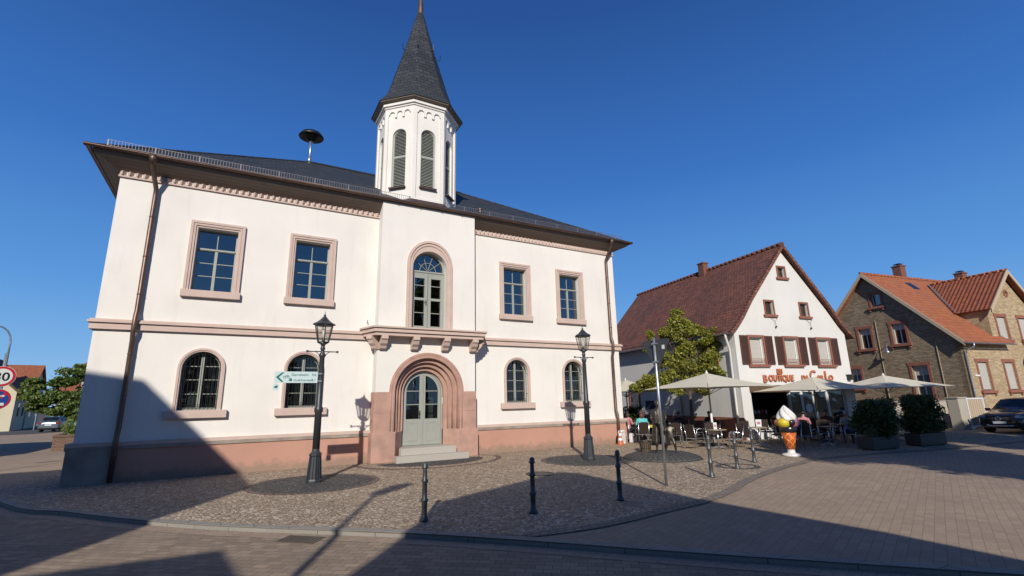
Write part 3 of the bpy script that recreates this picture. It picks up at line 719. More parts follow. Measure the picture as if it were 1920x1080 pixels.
# door
dy = BF+.60
b = MB(); zb = .46
b.ring(arch(cb, .80, zb, 2.41, 22), arch(cb, .745, zb+.01, 2.41, 22), dy-.03, dy+.08)
b.build('door_frame', 'frame', TH)
for s in (-1, 1):
    b = MB()
    half = [(0.006, zb+.02), (.74, zb+.02)]+[(.74*cos(pi*q/24), 2.41+.74*sin(pi*q/24)) for q in range(13)]; half[-1] = (.006, 3.15)
    hole = [(.12, 1.42), (.63, 1.42)]+[(.63*cos(pi*q/24), 2.41+.63*sin(pi*q/24)) for q in range(12) if .63*cos(pi*q/24) > .12]+[(.12, 2.41+sqrt(.63**2-.12**2))]
    T = lambda P: [(cb+s*p[0], p[1]) for p in P][::s]
    b.holed(T(half), [T(hole)], dy, dy+.05)
    x0, x1 = sorted((cb+s*.16, cb+s*.60))
    b.ring(rect(x0, x1, .62, 1.30), rect(x0+.03, x1-.03, .65, 1.27), dy-.012, dy)
    for zz in (1.95, 2.45): xa, xb = sorted((cb+s*.12, cb+s*.62)); b.box(xa, xb, dy+.005, dy+.04, zz-.013, zz+.013)
    if s < 0: xa = cb-.005; b.box(xa-.035, xa+.035, dy-.03, dy, zb+.03, 3.1)
    d_ = b.build('door_leaf', 'frame', TH)
    b = MB(); b.prism(T(hole), dy+.022, dy+.026); b.build('glass', 'clear', d_)
    if s > 0:
        pass
    else:
        b = MB(); b.box(cb-.11, cb-.07, dy-.012, dy, 1.42, 1.72); b.tube([(cb-.09, dy-.06, 1.62), (cb-.22, dy-.06, 1.62)], .012, 6); b.tube([(cb-.09, dy, 1.62), (cb-.09, dy-.06, 1.62)], .012, 6); b.build('door_handle', 'iron', d_)
b = MB(); b.box(cb+.25, cb+.66, dy+.6, dy+.62, 1.2, 2.2); b.build('notice_board', 'white', TH)
b = MB()
b.box(cb-.80, cb+.80, dy-.02, .4, 0, .459); 
b.prismz([(cb-1.06, BF-.14), (cb+1.06, BF-.14), (cb+.80, dy-.02), (cb-.80, dy-.02)], 0, .455)
b.prismz([(cb-1.04, BF-.28), (cb+1.06, BF-.28), (cb+1.06, BF-.14), (cb-1.04, BF-.14)], 0, .45)
b.build('step', 'step', TH, bevel=.01)
b = MB(); b.box(cb-1.28, cb+1.43, BF-.60, BF-.28, 0, .225); b.build('step', 'step', TH, bevel=.01)
b = MB(); b.box(cb+.79, cb+.80, BF+.5, BF+.58, 1.95, 2.2); b.build('door_bell', 'signwhite', TH)
# --- tower
TW = bpy.data.objects.new('tower', None); COL.objects.link(TW); TW.parent = TH; TW.location = (-.07, 1.18, -.08); TW.scale = (1.02, 1.02, 1.02); TW.empty_display_size = .3
ap = 1.60; fw = ap*math.tan(pi/8)
b = MB()
Z0, Z1 = 9.55, 14.30
for k in range(8):
    b.M = Matrix.Rotation(k*pi/4, 4, 'Z')
    b.holed(rect(-fw+.025, fw-.025, Z0, Z1), [arch(0, .31, 10.5, 12.82, 12)], -ap+.06, -ap+.3)
    # corner strips + lombard band (panel outline)
    pw = fw-.15
    lom = []
    nA = 3; aw = 2*pw/nA
    for q in range(nA):
        c0 = -pw+aw*(q+.5)
        lom += [(c0-aw*.36*cos(pi*t/8), 13.70+aw*.36*sin(pi*t/8)+.12) for t in range(9)]
        if q < nA-1: lom += [(c0+aw*.36, 13.66), (c0+aw*.64, 13.66)]
    pts = [(pw, 10.0), (pw, 13.82)]+lom[::-1]+[(-pw, 13.82), (-pw, 10.0)]
    b.holed(rect(-fw, fw, Z0, Z1), [pts], -ap, -ap+.062)
    a2 = ap+.04; f2 = a2*math.tan(pi/8); b.prism(rect(-f2, f2, 14.10, 14.18), -a2, -ap+.01)
    a2 = ap+.10; f2 = a2*math.tan(pi/8); b.prism(rect(-f2, f2, 14.18, 14.30), -a2, -ap+.01)
b.M = Matrix.Identity(4)
b.build('tower_wall', 'plaster', TW)
for k in (0, 1, 2, 6, 7):
    b = MB(); b.M = Matrix.Rotation(k*pi/4, 4, 'Z'); y = -ap+.14
    b.ring(arch(0, .31, 10.5, 12.82, 12), arch(0, .26, 10.55, 12.82, 12), y, y+.1)
    b.box(-.26, .26, y, y+.08, 11.85, 11.93)
    z = 10.58
    while z < 13.02:
        hw = .26 if z < 12.82 else sqrt(max(.0, .26**2-(z-12.82)**2))
        b.add([(-hw, y+.02, z), (hw, y+.02, z), (hw, y+.09, z+.05), (-hw, y+.09, z+.05), (-hw, y+.02, z+.014), (hw, y+.02, z+.014), (hw, y+.09, z+.064), (-hw, y+.09, z+.064)], [(0, 3, 2, 1), (4, 5, 6, 7), (0, 1, 5, 4), (2, 3, 7, 6)])
        z += .065
    lv = b.build('louvre', 'louvre', TW)
    b = MB(); b.M = Matrix.Rotation(k*pi/4, 4, 'Z'); b.prism(arch(0, .30, 10.5, 12.82, 12), -ap+.262, -ap+.27); b.build('backing', 'dark', lv)
    b = MB(); b.M = Matrix.Rotation(k*pi/4, 4, 'Z'); b.box(-.36, .36, -ap-.07, -ap+.3, 10.44, 10.5); b.build('sill', 'copper', lv)
b = MB()
def octring(seq, rot=pi/8):
    vs = []; fs = []
    for r, z in seq:
        for k in range(8): a = rot+k*pi/4; vs.append((r*cos(a), r*sin(a), z))
    for i in range(len(seq)-1):
        for k in range(8): a = i*8+k; c = i*8+(k+1) % 8; fs.append((a, c, c+8, a+8))
    b.add(vs, fs)
q = 1/cos(pi/8)
octring([(1.66*q, 14.302), (1.84*q, 14.36), (1.86*q, 14.42)]); b.build('tower_eaves', 'soffit', TW)
b = MB()
octring([(1.88*q, 14.40), (1.88*q, 14.44), (1.58*q, 14.86), (1.38*q, 15.35), (1.20*q, 15.95), (.62*q, 18.1), (.12*q, 20.2)]); sp = b.build('spire', 'slate', TW)
b = MB(); b.lathe([(.155, 20.0), (.13, 20.5), (.09, 21.0), (.10, 21.05), (.03, 21.6), (.0, 21.9)], 12); b.build('spire_cap', 'copper', sp)
b = MB()
for a in (-pi/2-pi/8, -pi/2+pi/8, -pi/8, pi+pi/8):
    for r_, z_ in ((.95, 17.6),):
        rr_ = .75*q; c_ = (rr_*cos(a), rr_*sin(a)); b.tube([(c_[0], c_[1], 17.6), (c_[0]*1.18, c_[1]*1.18, 17.62), (c_[0]*1.2, c_[1]*1.2, 17.9)], .018, 5)
b.build('roof_hook', 'iron', sp)
b = MB(); a2 = ap+.05; f2 = a2*math.tan(pi/8)
for k in range(8): b.M = Matrix.Rotation(k*pi/4, 4, 'Z'); b.prism(rect(-f2, f2, 9.6, 9.90), -a2, -ap-.002)
b.build('flashing', 'copper', TW)
b = MB(); b.lathe([(.07, 10.0), (.07, 10.5), (.12, 10.5), (.12, 10.55), (0, 10.6)], 10, (2.75, .45)); b.build('roof_vent', 'copper', rf)
# siren
SR = thing('roof_siren', 'black mushroom-shaped siren on a steel mast on the slate roof', 'siren', (CX-4.05, FY+ym, 13.8))
b = MB(); b.smooth = True; b.lathe([(.10, 0), (.10, .25), (.055, .3), (.055, 1.12), (.09, 1.15), (.09, 1.25)], 12); b.lathe([(.11, .0), (.2, -.15)], 8); b.build('mast', 'galva', SR)
b = MB(); b.smooth = True; b.lathe([(.0, 1.25), (.25, 1.25), (.28, 1.45), (.35, 1.5), (.58, 1.42), (.60, 1.46), (.45, 1.66), (.15, 1.78), (0, 1.8)], 28); b.build('siren_head', 'black', SR)
# ================================================================== STREET FURNITURE
def lamp():
    L = thing('street_lamp', 'dark cast-iron street lamp with lantern, left one carrying a white cycle route sign', 'street lamp', (2.049, 14.538, 0), 0, 'historic lantern street lamps')
    b = MB(); b.lathe([(.205, 0), (.205, .06), (.185, .1), (.145, .66), (.16, .69), (.16, .73), (.10, .80), (.095, .86)], 8)
    for k in range(16):
        a = 2*pi*k/16; b.tube([(.185*cos(a), .185*sin(a), .1), (.142*cos(a), .142*sin(a), .66)], .012, 4)
    b.build('base', 'post', L)
    b = MB(); b.smooth = True
    b.lathe([(.095, .86), (.092, 1.80), (.115, 1.83), (.115, 1.93), (.085, 1.97), (.066, 3.30), (.085, 3.33), (.085, 3.40), (.055, 3.44), (.052, 3.52), (.075, 3.56), (.05, 3.60), (.06, 3.66), (.15, 3.72)], 14)
    b.build('pole', 'post', L)
    b = MB(); b.tube([(-.40, 0, 3.47), (.40, 0, 3.47)], .016, 6); b.lathe([(.03, 3.44), (.03, 3.5)], 8, (-.4, 0)); b.lathe([(.03, 3.44), (.03, 3.5)], 8, (.4, 0))
    for s in (-1, 1): b.tube([(s*.19, 0, 3.46), (s*.12, 0, 3.42), (s*.07, 0, 3.33)], .01, 5)
    b.build('crossarm', 'post', L)
    b = MB(); n = 6
    for k in range(n):
        a = pi/6+2*pi*k/n; a2 = pi/6+2*pi*(k+1)/n
        p = lambda r, z, t: (r*cos(t), r*sin(t), z)
        b.tube([p(.155, 3.72, a), p(.255, 4.22, a)], .014, 4)
        for r_, z_ in ((.155, 3.73), (.255, 4.22)): b.tube([p(r_, z_, a), p(r_, z_, a2)], .016, 4)
    b.build('lantern_frame', 'post', L)
    b = MB()
    for k in range(n):
        a = pi/6+2*pi*k/n; a2 = pi/6+2*pi*(k+1)/n
        b.add([p(.150, 3.74, a), p(.150, 3.74, a2), p(.25, 4.21, a2), p(.25, 4.21, a)], [(0, 1, 2, 3)])
    b.build('lantern_glass', 'lampglass', L)
    b = MB(); seq = [(.30, 4.22), (.31, 4.235), (.30, 4.26), (.20, 4.31), (.12, 4.38), (.06, 4.45), (.03, 4.48), (.035, 4.51), (.012, 4.54), (.0, 4.66)]
    b.lathe(seq, 6); b.lathe([(.24, 4.24), (.30, 4.22)], 6)
    b.build('lantern_roof', 'post', L)
    b = MB(); b.smooth = True; b.lathe([(.04, 3.74), (.045, 3.84), (.0, 3.84)], 10); b.m = 1; b.lathe([(.03, 3.84), (.05, 3.9), (.045, 4.08), (.0, 4.12)], 10); b.build('bulb', ['post', 'white'], L)
    return L
L1 = lamp()
L2 = dup(L1, (10.764, 13.909, 0), 0, 'dark cast-iron street lamp with lantern near the right end of the town hall')
# direction sign
DS = thing('direction_sign', 'white cycle route sign with green arrow and place names on the left lamp post', 'direction sign', (2.049, 14.43, 2.75))
b = MB(); b.prism([(-1.17, -.15), (-.10, -.15), (-.10, .15), (-1.17, .15)], -.012, .012); b.build('sign_panel', 'skywhite', DS)
b = MB(); b.prism([(-1.14, 0), (-1.0, .125), (-.945, .125), (-1.07, 0), (-.945, -.125), (-1.0, -.125)], -.016, -.0125); b.build('arrow', 'signgreen', DS)
b = MB()
for c in (-.93, -.83): b.tube([(c+.032*cos(t*pi/6), -.016, .0+.032*sin(t*pi/6)) for t in range(13)], .004, 4)
b.tube([(-.93, -.016, 0), (-.90, -.016, .045), (-.85, -.016, .045), (-.88, -.016, 0), (-.90, -.016, .045)], .004, 4); b.tube([(-.83, -.016, 0), (-.85, -.016, .06), (-.87, -.016, .06)], .004, 4)
b.build('bicycle_symbol', 'signgreen', DS)
textmesh('Gernsheim', .098, .002, 'signgreen', (-.77, -.0155, .035), XZ, DS)
textmesh('Groß-Rohrheim', .078, .002, 'signgreen', (-.70, -.0155, -.105), XZ, DS, sx=.92)
textmesh('9,6', .095, .002, 'signgreen', (-.14, -.0155, .035), XZ, DS, align='RIGHT')
textmesh('4,1', .095, .002, 'signgreen', (-.14, -.0155, -.10), XZ, DS, align='RIGHT')
b = MB(); b.box(-.82, -.74, -.016, -.0125, -.10, -.06); b.box(-.80, -.75, -.016, -.0125, -.055, -.03); b.build('train_symbol', 'signgreen', DS)
b = MB(); b.box(-1.19, -1.05, -.012, .012, -.34, -.17); b.build('small_panel', 'skywhite', DS)
b = MB(); b.prism([(-1.16, -.28), (-1.08, -.28), (-1.08, -.21), (-1.16, -.24)], -.016, -.0125); b.build('route_symbol', 'signgreen', DS)
b = MB(); b.box(-.12, .02, .013, .025, -.12, -.08); b.box(-.12, .02, .013, .025, .08, .12); b.build('clamp', 'galva', DS)
# bollards
def bollard():
    B = thing('bollard', 'x', 'bollard', (0, 0, 0), 0, 'slim anthracite bollards along the plaza edge')
    b = MB(); b.smooth = True
    b.lathe([(.085, 0), (.085, .03), (.07, .05), (.055, .09), (.048, .11), (.05, .30), (.065, .32), (.065, .35), (.045, .38), (.042, .62), (.06, .64), (.06, .67), (.042, .70), (.038, .84), (.04, .86)], 14)
    b.build('post', 'bollard', B)
    b = MB(); b.smooth = True; b.lathe([(.04, .86), (.062, .87), (.062, .89), (.045, .905), (.05, .93), (.035, .965), (0, .975)], 14); b.build('cap', 'bollard', B)
    return B
bl = [((3.081, 8.723), 'bollard standing closest to the town hall steps, leftmost of the row'), ((4.967, 8.157), 'bollard in the wide shadow, left of the other shaded one'), ((7.016, 8.125), 'bollard in the wide shadow just left of the yield sign pole'),
      ((10.837, 8.979), 'sunlit bollard first to the right of the yield sign pole'), ((12.644, 9.565), 'sunlit bollard in the middle of the three right of the yield sign'), ((14.237, 10.136), 'sunlit bollard nearest the giant ice cream cone')]
B0 = bollard(); B0.location = (*bl[0][0], 0); B0['label'] = bl[0][1]
for i_, ((x, y), lb) in enumerate(bl[1:]):
    o = dup(B0, (x, y, 0), 0, lb)
    if i_ >= 2: o.scale = (1, 1, 1.06)
# yield sign (seen from behind)
YS = thing('yield_sign', 'grey back of a triangular yield sign on a tall galvanised pole', 'yield sign', (9.0, 8.765, 0), rad(-86))
b = MB(); b.smooth = True; b.lathe([(.033, 0), (.033, 3.47), (.0, 3.48)], 12); b.build('pole', 'galva', YS)
b = MB(); tri = [(0, 2.62), (.43, 3.37), (.41, 3.42), (-.41, 3.42), (-.43, 3.37)]
b.prism(tri, .045, .052); b.m = 1; b.prism([(p[0]*.96, 2.62+(p[1]-2.62)*.96+.02) for p in tri], .052, .055); b.m = 2; b.prism([(p[0]*.62, 3.1+(p[1]-3.1)*.62+.03) for p in tri], .055, .058); b.build('sign_plate', ['signgrey', 'signred', 'signwhite'], YS)
b = MB(); b.box(-.06, .06, -.04, .045, 3.30, 3.34); b.box(-.06, .06, -.04, .045, 2.85, 2.89); b.build('clamp', 'galva', YS)
b = MB(); b.box(.19, .27, .038, .044, 3.17, 3.27); b.build('sticker', 'signwhite', YS)
# ---- round traffic signs
def round_sign(o, z, kind, r=.30):
    def dsc(b, rr, y0, y1): b.prism([(rr*cos(2*pi*k/40), z+rr*sin(2*pi*k/40)) for k in range(40)], y0, y1)
    b = MB()
    dsc(b, r, -.01, .0); b.m = 1; dsc(b, r*.97, -.013, -.01)
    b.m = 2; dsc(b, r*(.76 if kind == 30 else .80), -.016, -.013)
    if kind != 30:
        b.m = 1
        for a in ((45, -45) if kind == 'stop' else (-45,)):
            b.M = Matrix.Translation((0, 0, z)) @ Matrix.Rotation(rad(a), 4, 'Y'); b.box(-r*.82, r*.82, -.019, -.0165, -.035, .035)
    b.M = Matrix.Identity(4)
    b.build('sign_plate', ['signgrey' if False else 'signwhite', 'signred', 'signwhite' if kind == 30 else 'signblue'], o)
S3 = thing('speed_sign', 'white and red round 30 sign above a no-parking sign at the left edge', 'traffic sign', (-6.05, 20.0, 0), rad(17))
b = MB(); b.smooth = True; b.lathe([(.035, 0), (.035, 3.7), (0, 3.71)], 12, (0, .04)); b.build('pole', 'galva', S3)
round_sign(S3, 3.02, 30)
textmesh('30', .34, .002, 'black', (0, -.0185, 3.02-.12), XZ, S3, align='CENTER', bold=.006)
round_sign(S3, 2.36, 'np')
b = MB(); b.prism([(-.02, 2.44), (.10, 2.44), (.10, 2.42), (.16, 2.455), (.10, 2.49), (.10, 2.47), (-.02, 2.47)], -.024, -.02); b.box(-.02, .16, -.024, -.02, 2.18, 2.26); b.build('arrow', 'signwhite', S3)
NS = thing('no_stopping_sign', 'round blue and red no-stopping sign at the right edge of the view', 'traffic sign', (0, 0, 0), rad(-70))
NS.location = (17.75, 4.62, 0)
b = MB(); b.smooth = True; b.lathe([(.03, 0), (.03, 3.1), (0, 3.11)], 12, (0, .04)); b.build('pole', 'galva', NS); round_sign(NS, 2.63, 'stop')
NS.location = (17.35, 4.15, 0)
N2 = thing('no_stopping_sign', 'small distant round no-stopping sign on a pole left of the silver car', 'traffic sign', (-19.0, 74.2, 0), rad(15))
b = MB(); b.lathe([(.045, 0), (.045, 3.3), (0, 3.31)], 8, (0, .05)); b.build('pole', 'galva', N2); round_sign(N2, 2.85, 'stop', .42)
# hook street light, left
def hooklight(lb, loc, rz, H, arm, grp=None, mat='galva'):
    L = thing('street_light', lb, 'street light', loc, rz, grp)
    b = MB(); b.smooth = True; b.lathe([(.10, 0), (.10, 1.2), (.075, 1.25), (.07, H*.62), (.05, H*.63)], 10); 
    pts = [(0, 0, H*.62), (.02, 0, H-.9)]+[(arm*.45-(arm*.43)*cos(pi*k/8), 0, H-.9+.9*sin(pi*k/8)*1.0) for k in range(1, 5)]+[(arm, 0, H-.12)]
    b.tube(pts, .045, 8); b.build('pole', mat, L)
    b = MB(); b.smooth = True; b.M = Matrix.Translation((arm+.3, 0, H-.17)) @ Matrix.Diagonal((1, .32, .22, 1)); 
    b.lathe([(0, -.35), (.28, -.3), (.42, -.05), (.36, .2), (0, .38)], 14); b.build('lamp_head', 'signgrey', L)
    return L
hooklight('tall grey street light with a curved hook arm at the far left', (-11.42, 38.0, 0), rad(195), 6.75, 1.5)
# ice cream cone
IC = thing('ice_cream_figure', 'giant ice cream cone figure with white swirl and orange waffle cone', 'ice cream figure', (16.632, 10.41, 0))
IC.rotation_euler = (0, 0, rad(-30))
b = MB(); b.smooth = True; b.lathe([(.29, 0), (.30, .05), (.27, .075), (.14, .10), (.115, .14), (.12, .26), (.13, .27)], 24); b.build('base', 'cream', IC)
b = MB(); b.smooth = True; b.lathe([(.125, .22), (.245, .80)], 24); b.build('waffle_cone', 'orange', IC)
m, nt_, bs = newmat('waffle'); uvn = N(nt_, 'ShaderNodeTexCoord').outputs['Object']
sp_ = N(nt_, 'ShaderNodeSeparateXYZ'); nt_.links.new(uvn, sp_.inputs[0])
at = N(nt_, 'ShaderNodeMath', operation='ARCTAN2'); nt_.links.new(sp_.outputs[1], at.inputs[0]); nt_.links.new(sp_.outputs[0], at.inputs[1])
hs = []
for sg in (1, -1):
    q1 = N(nt_, 'ShaderNodeMath', operation='MULTIPLY'); nt_.links.new(at.outputs[0], q1.inputs[0]); q1.inputs[1].default_value = 5
    q2 = N(nt_, 'ShaderNodeMath', operation='MULTIPLY_ADD'); nt_.links.new(sp_.outputs[2], q2.inputs[0]); q2.inputs[1].default_value = sg*26; nt_.links.new(q1.outputs[0], q2.inputs[2])
    q3 = N(nt_, 'ShaderNodeMath', operation='SINE'); nt_.links.new(q2.outputs[0], q3.inputs[0]); hs.append(q3.outputs[0])
mxm = N(nt_, 'ShaderNodeMath', operation='MAXIMUM'); nt_.links.new(hs[0], mxm.inputs[0]); nt_.links.new(hs[1], mxm.inputs[1])
nt_.links.new(mixc(nt_, ramp(nt_, mxm.outputs[0], .72, .95), (.42, .085, .02), (.72, .23, .035)), bs.inputs['Base Color']); bs.inputs['Roughness'].default_value = .35
bump(nt_, bs, ramp(nt_, mxm.outputs[0], .5, 1), .8, .02); MT['waffle'] = m
bpy.data.objects['waffle_cone'].data.materials[0] = m
b = MB(); b.smooth = True; b.lathe([(.235, .76), (.26, .80), (.275, .94), (.25, .96)], 24); b.build('chocolate_band', 'choc', IC)
def blob(b, c, r, sx=1, sy=1, sz=1, seg=18):
    pr = [(r*sin(pi*k/10)*1.0, -r*cos(pi*k/10)) for k in range(11)]; M0 = b.M; b.M = M0 @ Matrix.Translation(c) @ Matrix.Diagonal((sx, sy, sz, 1)); pr[0] = (0, -r); pr[-1] = (0, r); b.lathe(pr, seg); b.M = M0
for c, mt, nm in (((-.17, -.08, 1.09), 'yellow', 'yellow_scoop'), ((.17, -.06, 1.09), 'pink', 'pink_scoop'), ((0, .15, 1.09), 'orange', 'orange_scoop'), ((-.24, .08, 1.09), 'orange', 'orange_scoop')):
    b = MB(); b.smooth = True; blob(b, c, .205 if nm != 'orange_scoop' else .15, 1, 1, .85); b.build(nm, mt, IC)
b = MB(); b.smooth = True; blob(b, (.03, -.255, 1.10), .10, 1.1, .6, 1); b.build('chocolate_dot', 'choc', IC)
b = MB(); b.smooth = True; seg = 48; vs = []; fs = []; R_ = [(.235, 1.20), (.30, 1.26), (.275, 1.33), (.215, 1.42), (.15, 1.51), (.09, 1.59), (.04, 1.65), (.0, 1.67)]
R_ = [(.24, 1.14), (.295, 1.20), (.285, 1.28), (.245, 1.37), (.19, 1.46), (.13, 1.545), (.07, 1.61), (.015, 1.665)]
nR = 28
for i in range(nR):
    t = i/(nR-1)*(len(R_)-1); k0 = min(int(t), len(R_)-2); u = t-k0; r = R_[k0][0]*(1-u)+R_[k0+1][0]*u; z = R_[k0][1]*(1-u)+R_[k0+1][1]*u
    for k in range(seg):
        a = 2*pi*k/seg; rr_ = r*(1+.13*cos(6*(a+(z-1.2)*2.6)))
        vs.append((rr_*cos(a)-.03*(z-1.2)/.4, rr_*sin(a), z))
for i in range(nR-1):
    for k in range(seg): a = i*seg+k; c = i*seg+(k+1) % seg; fs.append((a, c, c+seg, a+seg))
fs.append(tuple(range((nR-1)*seg, nR*seg))); b.add(vs, fs); b.build('cream_swirl', 'cream', IC)
# traffic cone + bags by the downpipe
TC = thing('traffic_cone', 'small orange and white traffic cone at the right corner of the town hall', 'traffic cone', (15.22, 17.35, 0), .3)
b = MB(); b.box(-.19, .19, -.19, .19, 0, .03); b.m = 1
for z0, z1, mi in ((.03, .2, 1), (.2, .3, 2), (.3, .4, 1), (.4, .5, 2), (.5, .62, 1)):
    b.m = mi; f_ = lambda z: .15-.20*z; b.lathe([(f_(z0), z0), (f_(z1), z1)], 16)
b.build('cone_body', ['orange', 'orange', 'signwhite'], TC)
def bag(nm, lb, loc, rz, w, d, h, mat, grp=None):
    b = MB(); b.box(-w/2, w/2, -d/2, d/2, 0, h*.8); b.prism([(-w/2, h*.8), (w/2, h*.8), (w*.35, h), (-w*.3, h*.97)], -d/2, d/2)
    o = b.build(nm, mat, None, bevel=.03); o.location = loc; o.rotation_euler = (0, 0, rz); tag(o, lb, 'bag', grp); return o
bag('paper_bag', 'white paper bag leaning behind the traffic cone at the wall', (15.55, 17.62, 0), .2, .34, .2, .62, 'bagw')
bag('shopping_bag', 'white shopping bag on the ground beside the seated person in pink', (16.5, 18.0, 0), .5, .38, .16, .42, 'bagw')
# ---- terrace furniture
def chair():
    C_ = thing('terrace_chair', 'x', 'chair', (0, 0, 0), 0, 'brown wicker terrace chairs with aluminium legs')
    b = MB(); b.box(-.22, .22, -.22, .22, .43, .465); b.build('seat', 'wicker', C_, bevel=.01)
    b = MB(); b.M = Matrix.Translation((0, .21, .47)) @ Matrix.Rotation(rad(-13), 4, 'X')
    b.prism([(-.20, .02), (.20, .02), (.235, .40), (.20, .47), (.1, .50), (-.1, .50), (-.20, .47), (-.235, .40)], -.012, .02); b.build('backrest', 'wicker', C_)
    for sx in (-1, 1):
        b = MB(); b.smooth = True; b.tube([(sx*.27, -.25, 0), (sx*.25, -.22, .43), (sx*.25, -.20, .62), (sx*.255, -.12, .66), (sx*.255, .14, .66), (sx*.23, .25, .62)], .013, 6); b.build('front_leg', 'chrome', C_)
        b = MB(); b.smooth = True; b.tube([(sx*.25, .32, 0), (sx*.23, .22, .45), (sx*.235, .33, .95)], .013, 6); b.build('rear_leg', 'chrome', C_)
    b = MB(); b.tube([(-.25, -.21, .42), (.25, -.21, .42), (.235, .215, .42), (-.235, .215, .42), (-.25, -.21, .42)], .011, 5); b.build('seat_rail', 'chrome', C_)
    return C_
def table():
    T_ = thing('terrace_table', 'x', 'table', (0, 0, 0), 0, 'round terrace tables')
    b = MB(); b.smooth = False; b.lathe([(.34, .725), (.35, .73), (.35, .75), (.34, .755)], 28); b.build('tabletop', 'wood', T_)
    b = MB(); b.smooth = True; b.lathe([(.03, .05), (.03, .72)], 10); b.lathe([(.12, .71), (.12, .724)], 12); b.build('pedestal', 'chrome', T_)
    for k in range(4):
        a = pi/4+k*pi/2; b = MB(); b.tube([(0, 0, .09), (.2*cos(a), .2*sin(a), .07), (.30*cos(a), .30*sin(a), .012)], .016, 6); b.build('foot', 'chrome', T_)
    return T_
c0 = chair(); first = True
def place_chair(x, y, face, lb):     # face = direction the sitter looks, degrees from +X counter-clockwise
    global first
    rz = rad(face+90)
    if first: c0.location = (x, y, 0); c0.rotation_euler = (0, 0, rz); c0['label'] = lb; first = False; return c0
    return dup(c0, (x, y, 0), rz, lb)
place_chair(16.05, 13.90, 0, 'wicker chair in profile on the left of the table with the white stand, facing right')
place_chair(16.95, 12.75, 130, 'wicker chair in profile on the right of the table with the white stand, facing left')
place_chair(17.35, 14.05, 235, 'wicker chair behind the table with the white stand, facing the camera')
place_chair(16.35, 17.1, 60, 'wicker chair with its tall back to us just left of the bronze statue')
place_chair(16.75, 15.5, 40, 'wicker chair with its back to us just right of the bronze statue')
place_chair(17.85, 15.2, 150, 'wicker chair right of the bronze statue turned sideways to the left')
place_chair(17.85, 12.95, 20, 'wicker chair leaning right behind the middle sunlit bollard')
place_chair(19.75, 12.75, 190, 'wicker chair right of the table with the menu card, facing left')
place_chair(19.55, 14.0, 250, 'wicker chair behind the table with the menu card')
place_chair(20.0, 11.75, 10, 'dark chair in the shade just right of the ice cream figure, facing right')
place_chair(21.9, 10.95, 160, 'dark chair in the shade with a blue cushion, facing left')
place_chair(21.9, 12.1, 215, 'dark chair in the shade behind the third table')
place_chair(23.6, 11.6, 120, 'dark chair in the shade nearest the hedge planters')
place_chair(19.3, 11.95, 60, 'dark chair standing directly behind the ice cream figure')
place_chair(18.4, 17.9, 200, 'wicker chair in front of the man in the dark striped shirt')
place_chair(23.0, 13.2, 200, 'chair under the middle parasol by the shop door')
place_chair(18.1, 18.9, 250, 'wicker chair at the back near the hedge pot under the far left parasol')
place_chair(16.55, 18.25, 10, 'chair the person in the pink shirt sits on')
place_chair(19.35, 17.65, 205, 'chair of the man in the dark striped shirt')
place_chair(20.4, 16.7, 200, 'chair of the man in black by the brown wall base')
place_chair(22.3, 11.4, 205, 'chair of the person in grey near the shop window')
tb = table(); tb.location = (16.7, 13.35, 0); tb['label'] = 'round table with the white menu stand behind the first sunlit bollard'
T2 = dup(tb, (18.85, 13.05, 0), 0, 'round table with a tall menu card behind the third sunlit bollard')
T3 = dup(tb, (20.95, 11.45, 0), 0, 'round table in the shade right of the ice cream figure')
T4 = dup(tb, (17.75, 16.2, 0), 0, 'round table behind the bronze boy with a metal ashtray')
T5 = dup(tb, (17.3, 17.75, 0), 0, 'round table with a yellow cloth between the seated women')
T6 = dup(tb, (22.8, 12.5, 0), 0, 'round table in the shade under the parasol by the shop door')
b = MB(); b.lathe([(.355, .757), (.36, .765), (.36, .66), (.355, .66)][:3], 24); o = b.build('table_cloth', 'cyell'); o.location = (17.3, 17.75, 0); tag(o, 'bright yellow cloth on the table between the seated women', 'tablecloth')
def stand(loc, rz, lb, h, w=.12, mat='signwhite'):
    S_ = thing('menu_stand', lb, 'menu stand', loc, rz)
    b = MB(); b.prism([(-w/2, .02), (w/2, .02), (w/2*1.1, h), (-w/2*1.1, h)], -.012, .012); b.build('card', mat, S_)
    b = MB(); b.box(-w/2-.01, w/2+.01, -.04, .04, 0, .025); b.build('foot', 'chrome', S_)
    if mat == 'signwhite': 
        b = MB(); b.box(-w*.3, w*.3, -.016, -.0125, h*.35, h*.7); b.build('picture', 'pink', S_)
stand((16.6, 13.35, .757), rad(-40), 'white menu card standing on the table behind the first bollard', .26)
stand((18.9, 13.05, .757), rad(-50), 'tall menu card with a pink picture on the table near the shop', .30, .2)
stand((16.8, 13.5, .757), rad(-10), 'small bottle-shaped card holder beside the white menu card', .2, .07, 'redtrim')
